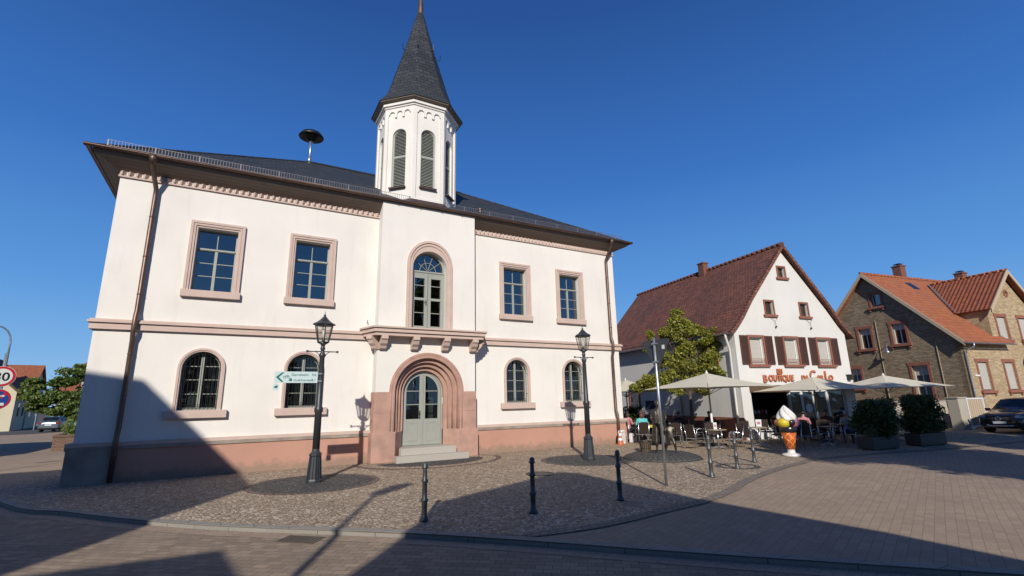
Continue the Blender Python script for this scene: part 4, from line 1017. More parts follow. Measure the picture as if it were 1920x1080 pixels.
# parasols
def parasol(hw, ht, he, polemat='wood'):
    P_ = thing('parasol', 'x', 'parasol', (0, 0, 0), 0, 'large cream square parasols over the terrace')
    b = MB(); b.smooth = False; nd = 7; vs = []; fs = []
    def zc(u, v):
        r = max(abs(u), abs(v)); return he+(ht-he)*(1-r)**1.12+.0-.05*r*(1-max(abs(u)-0, 0)*max(abs(v), 0)*1.0)*0+(-.06*(r**2)*(1-(min(abs(u), abs(v))/(r+1e-6))**3))*-1*.6
    G_ = 16
    for i in range(G_+1):
        for j in range(G_+1):
            u = -1+2*i/G_; v = -1+2*j/G_
            sag = 1-.045*(1-abs(v)**2)*(abs(u) > .99)-0
            uu = u*(1-.035*(1-v*v)*abs(u)**3); vv = v*(1-.035*(1-u*u)*abs(v)**3)
            vs.append((uu*hw, vv*hw, zc(u, v)))
    for i in range(G_):
        for j in range(G_):
            a = i*(G_+1)+j; q = [a, a+G_+1, a+G_+2, a+1]
            if (i-G_/2+.5)*(j-G_/2+.5) > 0: fs += [(q[0], q[1], q[2]), (q[0], q[2], q[3])]
            else: fs += [(q[0], q[1], q[3]), (q[1], q[2], q[3])]
    b.add(vs, fs)
    b.build('canopy', 'canvas', P_)
    b = MB(); b.smooth = True; b.lathe([(.035, .1), (.035, ht-.03)], 12); b.build('pole', polemat, P_)
    b = MB(); b.smooth = True; b.lathe([(.05, .1), (.05, 1.35), (.035, 1.36)], 12); b.build('pole_sleeve', 'white', P_)
    b = MB(); b.smooth = True; b.lathe([(.06, ht-.02), (.06, ht+.03), (.03, ht+.06), (.03, ht+.1), (0, ht+.12)], 10); b.build('finial', 'white', P_)
    b = MB(); b.box(-.35, .35, -.35, .35, 0, .08); b.build('base_plate', 'planter', P_, bevel=.01)
    for k in range(8):
        a = k*pi/4; L = hw*(1.38 if k % 2 else .94); b = MB()
        b.tube([(.04*cos(a), .04*sin(a), ht-.12), (L*cos(a), L*sin(a), he-.005+.02)], .014, 5)
        b.tube([(.04*cos(a), .04*sin(a), he-.25), (L*.42*cos(a), L*.42*sin(a), he+(ht-he)*.48)], .013, 5); b.build('rib', polemat, P_)
    return P_
u1 = parasol(1.95, 3.02, 2.36); u1.location = (17.95, 14.56, 0); u1.rotation_euler = (0, 0, rad(-6)); u1['label'] = 'large cream parasol in full sun behind the bronze statue'
u2 = dup(u1, (23.0, 12.9, 0), rad(-12), 'cream parasol with tree shadow over it in front of the shop door'); u2.scale = (.92, .92, .925)
u3 = dup(u1, (27.9, 12.2, 0), rad(-20), 'cream parasol at the far right in front of the brick house'); u3.scale = (1.0, 1.0, .95)
u0 = dup(u1, (18.5, 20.35, 0), rad(-8), 'cream parasol half hidden behind the right corner of the town hall'); u0.scale = (.9, .9, .99)
# planters with hedges
def leaves(b, cen, rad_, n, size, fill=.55, flat_=1.0, seed=1, clumps=None, box=None):
    rnd = random.Random(seed)
    for i in range(n):
        if clumps:
            c, r = clumps[rnd.randrange(len(clumps))]
            while True:
                p = Vector((rnd.uniform(-1, 1), rnd.uniform(-1, 1), rnd.uniform(-1, 1)))
                l = p.length
                if l < 1 and l > fill*rnd.random(): break
            p = Vector((c[0]+p.x*r[0], c[1]+p.y*r[1], c[2]+p.z*r[2]))
        else:
            p = Vector((rnd.uniform(box[0], box[1]), rnd.uniform(box[2], box[3]), rnd.uniform(box[4], box[5])))
        s = size*rnd.uniform(.45, 1.5)
        n1 = Vector((rnd.gauss(0, 1), rnd.gauss(0, 1), rnd.gauss(.5, 1))).normalized(); t = n1.orthogonal().normalized()
        t = Matrix.Rotation(rnd.uniform(0, 6.28), 3, n1) @ t; q = n1.cross(t)
        b.add([p-t*s, p-q*s*.55, p+t*s, p+q*s*.55], [(0, 1, 2, 3)])
def hedge(lb, loc, rz, w, d, h, n, seed):
    H_ = thing('planter_box', lb, 'planter', loc, rz, 'dark planter boxes with clipped hedges')
    b = MB(); b.ring(rect(0, 1, 0, 1), rect(.1, .9, .1, .9), 0, 0) if False else None
    b.box(-w/2, w/2, -d/2, d/2, .03, .46); b.build('box', 'planter', H_, bevel=.01)
    for sx in (-1, 1): 
        b = MB(); b.box(sx*w/2*.8-.04, sx*w/2*.8+.04, -d/2+.03, d/2-.03, 0, .03); b.build('foot', 'black', H_)
    rnd = random.Random(seed); b = MB()
    cl = [((rnd.uniform(-w/2, w/2), rnd.uniform(-d/2, d/2), rnd.uniform(.65, h-.2)), (rnd.uniform(.2, .34),)*3) for _ in range(30)]
    leaves(b, None, None, n, .045, seed=seed, clumps=cl, fill=.4); leaves(b, None, None, n//4, .04, seed=seed+9, box=(-w*.52, w*.52, -d*.6, d*.6, .5, h)); b.build('hedge', 'leafd', H_)
    b = MB()
    for k in range(10):
        x = -w/2+.1+k*(w-.2)/9; b.tube([(x, rnd.uniform(-.1, .1), .44), (x+rnd.uniform(-.1, .1), rnd.uniform(-.15, .15), h*.75)], .012, 5)
    b.build('stems', 'bark', H_)
hedge('left clipped hedge in a dark planter box beside the terrace', (21.0, 9.75, 0), rad(-5), 1.55, .55, 1.76, 13000, 3)
hedge('right clipped hedge in a dark planter box nearest the brick house', (23.75, 9.35, 0), rad(-8), 1.6, .55, 1.9, 13000, 4)
hedge('hedge planter standing behind the other two near the brick house', (25.3, 11.2, 0), rad(20), 1.5, .5, 1.8, 4500, 5)
hedge('dark green potted hedge behind the seated women under the far left parasol', (18.6, 20.6, 0), rad(-5), 1.5, .5, 1.6, 4500, 6)
# ================================================================== HOUSES
R9 = rad(-9)
H2 = thing('ice_cream_parlour', 'white gabled house with dark red tile roof and ice cream shop on the ground floor', 'house', (20.97, 15.16, 0), R9)
GP = [(0, 5.20), (.45, 5.62), (1.15, 6.50), (3.85, 9.55)]; GP = GP+[(7.7-x, z) for x, z in GP[-2::-1]]
UW = [(1.33, 3.52, 4.84), (3.63, 3.52, 4.84), (5.95, 3.52, 4.84)]
SW = [(2.52, 6.04, 6.72, .27), (4.95, 6.04, 6.72, .27), (3.72, 8.08, 8.62, .24)]
b = MB()
b.holed([(0, .0), (.55, .0), (.55, 2.28), (7.0, 2.28), (7.0, 0), (7.7, 0)]+GP[::-1], [rect(x-.44, x+.44, z0, z1) for x, z0, z1 in UW]+[rect(x-h_, x+h_, z0, z1) for x, z0, z1, h_ in SW], 0, .35)
b.box(.0, .3, .35, 12.7, 0, 5.2); b.box(7.4, 7.7, .35, 12.7, 0, 5.2)
b.prism([(0, 0), (7.7, 0)]+GP[::-1], 12.5, 12.7)
b.build('wall', 'housewhite', H2)
b = MB(); b.box(-.03, 0, .02, 12.7, 0, 1.02); b.build('wall_base', 'redtrim', H2)
b = MB()  # interior
b.box(.35, 7.35, 4.0, 4.1, 0, 2.6); b.box(.3, 7.4, .36, 4.1, 2.45, 2.5); b.box(.3, 7.4, .36, 4.1, -.02, .02); b.box(.3, 7.4, .4, 12, 5.0, 5.1)
b.build('interior', 'dark', H2)
b = MB(); b.box(.7, 2.9, 1.2, 1.8, .0, 1.1); b.box(.7, 3.0, 2.9, 3.2, 1.5, 1.54); b.box(.7, 3.0, 2.9, 3.2, 1.9, 1.94); b.box(4.2, 6.7, 2.2, 2.7, 0, 1.0); b.build('shop_counter', 'cbrown', H2)
rnd = random.Random(5)
for k in range(9):
    b = MB(); b.smooth = True; x = .85+k*.24; b.lathe([(.04, 1.1), (.07, 1.2), (.05, 1.3), (0, 1.32)], 8, (x, 1.3)); b.build('glass_cup', ('cream', 'white', 'orange', 'cream', 'pink')[k % 5], H2)
b = MB()
b.box(.55, 7.0, .06, .30, 2.16, 2.28)
b.box(.55, .66, .08, .28, 0, 2.16)
for x, w_ in ((3.15, .08), (3.95, .16), (4.75, .07), (5.75, .16), (6.93, .07)): b.box(x-w_/2, x+w_/2, .08, .2, 0, 2.16)
b.box(3.19, 3.87, .08, .16, 0, .22); b.box(.66, 3.11, .08, .25, 0, .5)
b.build('shop_frame', 'white', H2)
b = MB(); b.box(3.2, 3.87, .11, .12, .22, 2.16); b.box(4.05, 4.72, .11, .12, .1, 2.16); b.box(4.8, 5.66, .11, .12, .1, 2.16); b.box(5.84, 6.9, .11, .12, .1, 2.16); b.build('shop_glass', 'clear', H2)
b = MB(); b.prism([(4.38+.22*cos(t*pi/12), 1.35+.22*sin(t*pi/12)) for t in range(24)], .10, .105); b.build('round_poster', 'signwhite', H2)
b = MB(); b.box(4.15, 4.6, .10, .105, .55, .95); b.build('green_poster', 'signgreen', H2)
b = MB(); b.M = Matrix.Translation((.62, .1, .0)); b.box(-.1, 2.5, -.12, -.06, 2.17, 2.5) ; b.build('awning_box', 'cbrown', H2)
# roof
OP = [(-.42, 5.03), (-.02, 5.36), (.38, 5.78), (1.10, 6.72), (3.85, 9.85)]; OP = OP+[(7.7-x, z) for x, z in OP[-2::-1]]
b = MB(); n = len(OP); th = .13
b.smooth = False
for i in range(n-1):
    (x0, z0), (x1, z1) = OP[i], OP[i+1]
    b.add([(x0, -.22, z0), (x1, -.22, z1), (x1, 12.95, z1), (x0, 12.95, z0), (x0, -.22, z0-th), (x1, -.22, z1-th), (x1, 12.95, z1-th), (x0, 12.95, z0-th)], [(0, 1, 2, 3), (7, 6, 5, 4), (0, 4, 5, 1), (3, 2, 6, 7)])
b.add([(OP[0][0], -.22, OP[0][1]), (OP[0][0], 12.95, OP[0][1]), (OP[0][0], 12.95, OP[0][1]-th), (OP[0][0], -.22, OP[0][1]-th)], [(0, 1, 2, 3)])
rf2 = b.build('roof', 'tile', H2)
b = MB(); b.smooth = True
y = -.25
while y < 12.9: b.tube([(3.85, y, 9.90), (3.85, y+.36, 9.88)], (.11, .095), 8); y += .34
b.build('ridge_tiles', 'tile', rf2)
b = MB()
for i in range(n-1):
    p0 = Vector((OP[i][0], 0, OP[i][1])); p1 = Vector((OP[i+1][0], 0, OP[i+1][1])); d = (p1-p0); L = d.length; k = 0
    m_ = max(1, int(L/.17))
    for q in range(m_):
        a = p0+d*(q/m_); c = p0+d*((q+1)/m_); nn = Vector((-d.z, 0, d.x)).normalized()
        b.add([(a+nn*.035)+Vector((0, -.26, 0)), (c+nn*.01)+Vector((0, -.26, 0)), (c+nn*.01)+Vector((0, -.08, 0)), (a+nn*.035)+Vector((0, -.08, 0)), (a-nn*.14)+Vector((0, -.26, 0)), (c-nn*.14)+Vector((0, -.26, 0))], [(0, 1, 2, 3), (0, 4, 5, 1)])
b.build('verge_tiles', 'tile', rf2)
b = MB(); b.box(-.25, .25, -.3, .3, -1, .62); b.box(-.3, .3, -.35, .35, .62, .70); o = b.build('chimney', 'rbrick', rf2); o.location = (3.75, 5.6, 9.75); o.scale = (.8, .8, .95)
b = MB()
for x in range(3): b.box(-.46+x*.0, -.46, 0, 0, 0, 0) if False else None
y = .5
while y < 12.8: b.box(-.305, -.295, y, y+.012, 5.14, 5.36); y += .12
for z in (5.16, 5.35): b.box(-.306, -.294, .4, 12.8, z, z+.012)
b.build('snow_guard', 'copper', rf2)
b = MB(); b.smooth = True; gutter(b, (-.50, 13.0, 5.0), (-.50, -.2, 5.0), .07); b.build('gutter', 'galva', H2)
b = MB(); b.smooth = True; b.tube([(-.50, .05, 4.95), (-.50, .05, 4.8), (-.10, .30, 4.25), (-.10, .30, 1.4), (-.10, .3, .1)], .055, 8); b.build('downpipe', 'white', H2)
for i_, (x, z0, z1) in enumerate(UW):
    b = MB(); b.ring([(x-.54, z0-.02), (x+.54, z0-.02), (x+.54, z1+.11), (x-.54, z1+.11)], rect(x-.44, x+.44, z0, z1), -.05, 0.0); b.box(x-.66, x+.66, -.12, .0, z0-.14, z0-.02)
    wd = b.build('window', 'redtrim', H2)
    b = MB(); b.ring(rect(x-.44, x+.44, z0, z1), rect(x-.38, x+.38, z0+.06, z1-.05), .10, .18); b.build('window_frame', 'white', wd)
    b = MB(); b.box(x-.38, x+.38, .16, .17, z0+.05, z1-.05); b.build('roller_blind', 'roller', wd)
    for s in (-1, 1):
        b = MB(); xa = x+s*.81; hw = .24
        b.ring(rect(xa-hw, xa+hw, z0-.02, z1+.08), rect(xa-hw+.05, xa+hw-.05, z0+.05, z1+.0), -.06, -.02); b.box(xa-hw+.05, xa+hw-.05, -.035, -.03, z0+.05, z1)
        z = z0+.07
        while z < z1-.03: b.box(xa-hw+.05, xa+hw-.05, -.055, -.037, z, z+.022); z += .042
        b.build('shutter', 'shutter', wd)
    b = MB()
    for zz in (z0+.03, z0+.24): b.box(x-.44, x+.44, -.09, -.075, zz, zz+.02)
    for k in range(9):
        xx = x-.42+k*.105
        b.box(xx-.005, xx+.005, -.087, -.078, z0+.03, z0+.25)
    for k in range(4):
        xx = x-.33+k*.21; b.tube([(xx+.06*cos(t*pi/4), -.083, z0+.14+.06*sin(t*pi/4)) for t in range(9)], .008, 4)
    b.build('flower_guard', 'redtrim', wd)
for i_, (x, z0, z1, h_) in enumerate(SW):
    b = MB(); b.ring(rect(x-h_-.08, x+h_+.08, z0-.02, z1+.08), rect(x-h_, x+h_, z0, z1), -.04, 0.0); b.box(x-h_-.18, x+h_+.18, -.10, 0, z0-.14, z0-.02); wd = b.build('window', 'redtrim', H2)
    b = MB(); b.ring(rect(x-h_, x+h_, z0, z1), rect(x-h_+.05, x+h_-.05, z0+.05, z1-.05), .12, .17); b.box(x-.02, x+.02, .12, .16, z0+.05, z1-.05); b.build('window_frame', 'cbrown', wd)
    b = MB(); b.box(x-h_+.05, x+h_-.05, .15, .155, z0+.05, z1-.05); b.build('glass', 'glass', wd)
for x in (2.75, 5.2):
    b = MB(); b.tube([(x-.22, -.03, 5.86), (x, -.05, 5.68), (x+.2, -.03, 5.86)], .01, 4); b.tube([(x, -.05, 5.68), (x, -.08, 5.45)], .01, 4); b.lathe([(.03, 5.36), (.05, 5.42), (.0, 5.46)], 8, (x, -.08)); b.build('wall_ornament', 'iron', H2)
for bd, x, z, s, al in (('EIS', 2.55, 3.06, .32, 'CENTER'), ('B', 1.42, 2.64, .50, 'LEFT'), ('OUTIQUE', 1.77, 2.70, .41, 'LEFT'), ('DA', 3.98, 2.70, .38, 'LEFT'), ('C', 4.58, 2.76, .66, 'LEFT'), ('AR', 5.06, 2.70, .38, 'LEFT'), ('L', 5.60, 2.72, .66, 'LEFT'), ('O', 5.90, 2.70, .40, 'LEFT')):
    textmesh(bd, s, .025, 'orange', (x, -.06, z), XZ, H2, align=al, bold=.014, sx=.92)
b = MB(); b.box(7.28, 7.52, -.16, 0, 2.72, 2.98); b.box(7.25, 7.55, -.18, 0, 2.98, 3.01); b.build('wall_lantern', 'iron', H2)
# left side windows of parlour
SWS = []
for y0, y1, z0, z1 in ((1.3, 2.15, 3.45, 4.75), (8.3, 9.2, 1.45, 2.75)):
    b = MB(); b.box(-.06, 0, y0-.12, y0, z0-.1, z1+.12); b.box(-.06, 0, y1, y1+.12, z0-.1, z1+.12); b.box(-.06, 0, y0, y1, z1, z1+.12); b.box(-.09, 0, y0-.15, y1+.15, z0-.12, z0); SWS.append(b.build('side_window', 'redtrim', H2))
sw = SWS[1]
b = MB(); b.box(-.012, -.004, 1.3, 2.15, 3.45, 4.75); b.build('shutter', 'shutter', SWS[0])
b = MB(); b.box(-.012, -.004, 8.3, 9.2, 1.45, 2.75); b.build('glass', 'glass', sw)
b = MB()
for k in range(6): b.box(-.05, -.04, 8.4+k*.14, 8.412+k*.14, 1.45, 2.75)
for k in range(5): b.box(-.05, -.04, 8.3, 9.2, 1.6+k*.24, 1.612+k*.24)
b.build('window_grille', 'iron', sw)
b = MB(); b.smooth = True; b.tube([(-.06, 4.3, 0.1), (-.06, 4.3, 2.4), (-.35, 4.3, 2.9)], .04, 8); b.build('downpipe', 'galva', H2)
b = MB(); b.box(-.06, -.02, 6.2, 7.6, 1.35, 1.85); b.build('wall_sign', 'cnavy', H2)
b = MB(); b.M = Matrix.Translation((-.1, 7.9, 2.35)); b.lathe([(.04, -.08), (.07, .05), (.03, .1)], 8); b.build('wall_lantern', 'iron', H2)
# ------------------------------------------------ brick house
H3 = thing('brick_house', 'yellow brick house with orange tile roof, cross gable and red window trims', 'house', (36.76, 11.88, 0), R9)
RG = Matrix.Rotation(rad(-90), 4, 'Z')
FWn = [(1.72, 2.05, 3.68), (4.40, 2.05, 3.68), (7.1, 2.05, 3.68), (9.8, 2.05, 3.68)]; FUp = [(4.75, 5.12, 6.52), (7.1, 5.12, 6.52)]
GW = [(-5.25, 5.0, 6.35, .40), (-3.08, 5.1, 6.4, .40), (-4.12, 7.75, 8.6, .30), (-2.32, 1.65, 3.65, .45), (-6.4, 2.4, 3.7, .42)]
ch, cc = .47, .42
b = MB()
b.holed([(0, 0), (13, 0), (13, 5.15), (8.5, 5.15), (8.5, 6.95), (6.0, 9.25), (3.5, 6.95), (3.5, 5.15), (0, 5.15)], [rect(x-ch, x+ch, z0, z1) for x, z0, z1 in FWn+FUp]+[[(6.0+.13*cos(t*pi/8), 8.1+.13*sin(t*pi/8)) for t in range(16)]], 0, .3)
b.m = 1; b.M = RG
b.holed([(-9.1, 0), (0, 0), (0, 5.1), (-4.55, 9.9), (-9.1, 5.1)], [rect(x-h_, x+h_, z0, z1) for x, z0, z1, h_ in GW], 0, .3)
b.m = 0; b.M = Matrix.Identity(4)
b.box(3.5, 3.8, .3, 2.0, 5.0, 7.1); b.box(8.2, 8.5, .3, 2.0, 5.0, 7.1); b.box(12.7, 13, .3, 9.1, 0, 5.1); b.box(.3, 12.7, 8.8, 9.1, 0, 5.1); b.box(.3, 12.7, .3, 8.8, 4.0, 4.1)
b.build('wall', ['ybrick', 'bbrick'], H3)
b = MB(); b.box(-.07, 13, -.07, 0, 0, 1.05); b.box(-.07, 0, 0, 9.1, 0, 1.05); b.build('wall_base', 'redstone', H3)
b = MB(); sl_ = 5.3/5.0; th = .10
def slope(b, P, nrm, th=.10):
    P = [Vector(p) for p in P]; n = len(P); nv = Vector(nrm).normalized()*th; b.add(P+[p-nv for p in P], [tuple(range(n)), tuple(range(2*n-1, n-1, -1))]+[(i, i+n, (i+1) % n+n, (i+1) % n) for i in range(n)])
slope(b, [(-.38, -.45, 4.80), (4.55, -.45, 4.80), (4.55, 0, 5.28), (4.55, 4.55, 10.10), (-.38, 4.55, 10.10)], (0, -1.06, 1))
slope(b, [(4.55, 1.2, 6.55), (13.3, 1.2, 6.55), (13.3, 4.55, 10.10), (4.55, 4.55, 10.10)], (0, -1.06, 1))
slope(b, [(8.9, -.45, 4.80), (13.3, -.45, 4.80), (13.3, 1.2, 6.55), (8.9, 1.2, 6.55)], (0, -1.06, 1))
slope(b, [(13.3, 9.55, 4.80), (-.38, 9.55, 4.80), (-.38, 4.55, 10.10), (13.3, 4.55, 10.10)], (0, 1.06, 1))
rf3 = b.build('roof', 'otile', H3)
b = MB(); k_ = (9.55-6.95)/2.75
slope(b, [(3.22, -.38, 6.93), (6.0, -.38, 9.56), (6.0, 4.1, 9.56), (3.22, 1.55, 6.93)][::-1], (-.95, 0, 1))
slope(b, [(8.78, -.38, 6.93), (6.0, -.38, 9.56), (6.0, 4.1, 9.56), (8.78, 1.55, 6.93)], (.95, 0, 1))
b.build('cross_roof', 'rtile', rf3)
b = MB(); b.smooth = True
x = -.38
while x < 13.2: b.tube([(x, 4.55, 10.14), (x+.38, 4.55, 10.12)], (.11, .09), 8); x += .36
b.build('ridge_tiles', 'otile', rf3); b = MB(); b.smooth = True; y = -.38
while y < 4.0: b.tube([(6.0, y, 9.6), (6.0, y+.38, 9.58)], (.10, .085), 8); y += .36
b.build('ridge_tiles', 'otile', rf3)
b = MB()
for P in ([(-.40, -.45, 4.80), (-.40, 4.55, 10.10)], [(-.40, 9.55, 4.80), (-.40, 4.55, 10.10)]):
    a, c = [Vector(p) for p in P]; b.add([a+Vector((0, 0, .04)), c+Vector((0, 0, .04)), c+Vector((0, 0, -.22)), a+Vector((0, 0, -.22)), a+Vector((.06, 0, .04)), c+Vector((.06, 0, .04)), c+Vector((.06, 0, -.22)), a+Vector((.06, 0, -.22))], [(0, 1, 2, 3), (4, 7, 6, 5), (0, 4, 5, 1), (3, 2, 6, 7)])
for P in ([(3.2, -.40, 6.90), (6.0, -.40, 9.57)], [(8.8, -.40, 6.90), (6.0, -.40, 9.57)]):
    a, c = [Vector(p) for p in P]; b.add([a+Vector((0, 0, .04)), c+Vector((0, 0, .04)), c+Vector((0, 0, -.24)), a+Vector((0, 0, -.24)), a+Vector((0, .06, .04)), c+Vector((0, .06, .04)), c+Vector((0, .06, -.24)), a+Vector((0, .06, -.24))], [(0, 1, 2, 3), (4, 7, 6, 5), (0, 4, 5, 1), (3, 2, 6, 7)])
b.build('barge_board', 'sandwall', rf3)
b = MB(); b.add([(3.12, 1.5, 6.93), (3.30, 1.5, 6.95), (5.95, 4.0, 9.52), (5.75, 4.05, 9.50)], [(0, 1, 2, 3)])
b.M = Matrix.Translation((-.1, -.06, .05)); b.add([(3.05, 1.3, 6.8), (3.30, 1.45, 6.95), (5.95, 4.0, 9.54), (5.70, 4.0, 9.54)], [(0, 1, 2, 3)]); b.build('valley_flashing', 'galva', rf3)
for i_, x in enumerate((4.2, 11.5)):
    b = MB(); b.box(-.28, .28, -.28, .28, -.9, .95); b.box(-.33, .33, -.33, .33, .95, 1.03); o = b.build('chimney', 'rbrick', rf3); o.location = (x, 4.75, 10.05)
    b = MB(); b.box(-.2, .2, -.2, .2, 1.15, 1.18); [b.box(sx-.02, sx+.02, sy-.02, sy+.02, 1.03, 1.15) for sx in (-.16, .16) for sy in (-.16, .16)]; b.build('chimney_cap', 'iron', o)
    b = MB(); b.add([(-.4, -.6, -.5), (.4, -.6, -.5), (.35, -.29, -.1), (-.35, -.29, -.1)], [(0, 1, 2, 3)]); b.build('flashing', 'galva', o)
def skp(x, y): return (x, y, 10.10+(y-4.55)*1.06+.05)
b = MB(); b.add([skp(3.35, 3.5), skp(3.95, 3.5), skp(3.95, 4.05), skp(3.35, 4.05)], [(0, 1, 2, 3)]); sk = b.build('skylight', 'carglass', rf3)
b = MB(); b.smooth = True; gutter(b, (-.38, -.52, 4.76), (4.6, -.52, 4.76), .06); gutter(b, (8.9, -.52, 4.76), (13.2, -.52, 4.76), .06); b.build('gutter', 'galva', H3)
b = MB(); b.smooth = True; b.tube([(.35, -.52, 4.72), (.35, -.50, 4.55), (.18, -.10, 4.30), (.18, -.10, 1.15), (.3, -.18, 1.0), (.3, -.18, .1)], .05, 8); b.build('downpipe', 'galva', H3)
for u in (-4.4, -1.15): b = MB(); b.M = RG; b.tube([(u, -.04, 6.8 if u < -4 else 5.0), (u, -.04, 1.1)], .018, 6); b.build('conduit_pipe', 'sandwall', H3)
def trimwin(x, z0, z1, hw, M, closed, ear=True):
    b = MB(); b.M = M
    t = .15
    b.ring([(x-hw-t, z0-.02), (x+hw+t, z0-.02), (x+hw+t, z1+.2), (x-hw-t, z1+.2)], rect(x-hw, x+hw, z0, z1), -.035, 0.0)
    b.box(x-hw-.25, x+hw+.25, -.13, 0, z0-.17, z0-.02)
    b.box(x-hw-.18, x-hw-.06, -.09, 0, z0-.32, z0-.172); b.box(x+hw+.06, x+hw+.18, -.09, 0, z0-.32, z0-.172)
    b.box(x-hw-t-.05, x-hw-t, -.035, 0, z1+.02, z1+.2); b.box(x+hw+t, x+hw+t+.05, -.035, 0, z1+.02, z1+.2)
    wd = b.build('window', 'redtrim', H3)
    b = MB(); b.M = M; b.ring(rect(x-hw, x+hw, z0, z1), rect(x-hw+.05, x+hw-.05, z0+.05, z1-.05), .18, .24)
    zc = z0 if closed else z0+(z1-z0)*.45
    if not closed: b.box(x-.03, x+.03, .18, .23, z0+.05, z1)
    b.build('window_frame', 'white', wd)
    if closed != 2:
        dd = .06 if closed == 1 else .20
        b = MB(); b.M = M; b.box(x-hw+.01, x+hw-.01, dd, dd+.01, z0+.05 if closed else zc+(z1-z0)*.25, z1-.05); b.build('roller_blind', 'roller', wd)
    if not closed or closed == 2:
        b = MB(); b.M = M; b.box(x-hw+.05, x+hw-.05, .212, .218, z0+.05, z1-.05); b.build('glass', 'glass', wd)
for x, z0, z1 in FWn+FUp: trimwin(x, z0, z1, ch, Matrix.Identity(4), 1)
for k, (x, z0, z1, h_) in enumerate(GW): trimwin(x, z0, z1, h_, RG, 2 if k == 2 else 0)
b = MB(); b.ring([(6.0+.26*cos(t*pi/8), 8.1+.26*sin(t*pi/8)) for t in range(16)], [(6.0+.13*cos(t*pi/8), 8.1+.13*sin(t*pi/8)) for t in range(16)], -.03, 0); b.build('round_window', 'redtrim', H3)
b = MB(); b.M = RG; b.tube([(-3.75, 0, 4.95), (-3.75, -.12, 5.2), (-3.75, -.35, 5.1), (-3.75, -.42, 4.9)], .02, 6); b.M = RG @ Matrix.Translation((-3.75, -.42, 0)); b.smooth = True; b.lathe([(.22, 4.55), (.12, 4.68), (.06, 4.75), (.04, 4.92)], 14); b.build('wall_lamp', 'galva', H3)
b = MB(); b.box(.75, 1.2, -.05, -.0, 2.85, 2.95); b.build('street_name_plate', 'signwhite', H3)
# garden wall, gate, cabinet
GWL = thing('garden_wall', 'low pale garden wall between the white house and the brick house', 'garden wall', (28.6, 14.2, 0), R9)
b = MB(); b.box(0, 7.9, 0, .2, 0, 1.5); b.build('wall', 'gwall', GWL)
b = MB(); b.box(0, 7.9, -.03, .23, 1.5, 1.56); b.build('coping', 'kerb', GWL)
GT = thing('garden_gate', 'beige panelled garden gate with grey pillar beside the brick house corner', 'gate', (34.0, 11.6, 0), R9)
b = MB(); b.box(.0, .55, 0, .5, 0, 1.66); b.box(-.04, .59, -.04, .54, 1.66, 1.72); b.build('pillar', 'gwall', GT)
b = MB(); b.ring(rect(.75, 2.0, .12, 1.66), rect(.83, 1.92, .20, 1.58), .1, .16); b.build('gate_frame', 'white', GT)
b = MB(); b.box(.83, 1.92, .12, .14, .2, 1.58)
for k in range(7): b.box(.85+k*.155, .93+k*.155, .10, .12, .22, 1.56)
b.build('gate_panel', 'sandwall', GT)
b = MB(); b.box(.72, 1.0, .14, .2, .0, 1.7); b.box(1.9, 2.1, .14, .2, 0, 1.7); b.build('post', 'galva', GT)
GT.scale = (1.25, 1, 1)
# ------------------------------------------------ house behind parlour
H5 = thing('grey_roof_house', 'small piece of a grey-tiled roof with brick chimney behind the dark red roof', 'house', (29.6, 33, 0), rad(0))
b = MB(); b.box(0, 8, 0, 8, 0, 6.6); b.build('wall', 'sandwall', H5)
b = MB(); slope(b, [(-.3, -.3, 6.5), (8.3, -.3, 6.5), (8.3, 4, 9.2), (-.3, 4, 9.2)], (0, -.63, 1)); slope(b, [(8.3, 8.3, 6.5), (-.3, 8.3, 6.5), (-.3, 4, 9.2), (8.3, 4, 9.2)], (0, .63, 1)); r5 = b.build('roof', 'bedbrick', H5)
b = MB(); b.box(.2, .8, 1.2, 1.8, 7, 8.95); b.build('chimney', 'rbrick', r5)
# ------------------------------------------------ left street houses
LH = thing('yellow_gable_house', 'yellow rendered house with dark roof edge on the far left behind the 30 sign', 'house', (-20.4, 72.2, 0), rad(7))
b = MB(); b.prism([(-5.4, 0), (0, 0), (0, 4.3), (-.7, 4.9), (-2.7, 7.6), (-4.7, 4.9), (-5.4, 4.3)], 0, 6.5); b.build('wall', 'ywall', LH)
b = MB()
OPl = [(.75, 3.8), (0, 4.4), (-.7, 5.1), (-2.7, 7.85), (-4.7, 5.1), (-5.4, 4.4), (-6.1, 3.8)]
for i in range(len(OPl)-1):
    (x0, z0), (x1, z1) = OPl[i], OPl[i+1]; b.add([(x0, -.6, z0), (x1, -.6, z1), (x1, 7, z1), (x0, 7, z0), (x0, -.6, z0-.3), (x1, -.6, z1-.3), (x1, 7, z1-.3), (x0, 7, z0-.3)], [(3, 2, 1, 0), (4, 5, 6, 7), (1, 5, 4, 0), (3, 7, 6, 2)])
b.add([(.75, -.6, 3.9), (.75, 7, 3.9), (.75, 7, 3.6), (.75, -.6, 3.6)], [(0, 3, 2, 1)])
b.build('roof', 'cbrown', LH)
for y in (2.0, 4.6):
    b = MB(); b.box(0, .02, y, y+.9, 1.5, 2.9); b.build('window', 'carglass', LH)
b = MB(); b.box(-9, -1.2, -3.2, -3.0, 0, 2.2); b.build('yard_wall', 'dark', LH) if False else None
L2h = thing('orange_roof_house', 'house with bright orange tiled roof beyond the yellow gable on the left', 'house', (-21.3, 79.6, 0), rad(7))
b = MB(); b.box(-10, 0, 0, 8.5, 0, 4.9)
b.M = Matrix.Rotation(rad(-90), 4, 'Z') ; b.M = Matrix.Identity(4)
b.add([(0, 0, 4.9), (0, 8.5, 4.9), (0, 4.25, 7.5), (-10, 0, 4.9), (-10, 8.5, 4.9), (-10, 4.25, 7.5)], [(0, 1, 2), (5, 4, 3)]); b.build('wall', 'ywall', L2h)
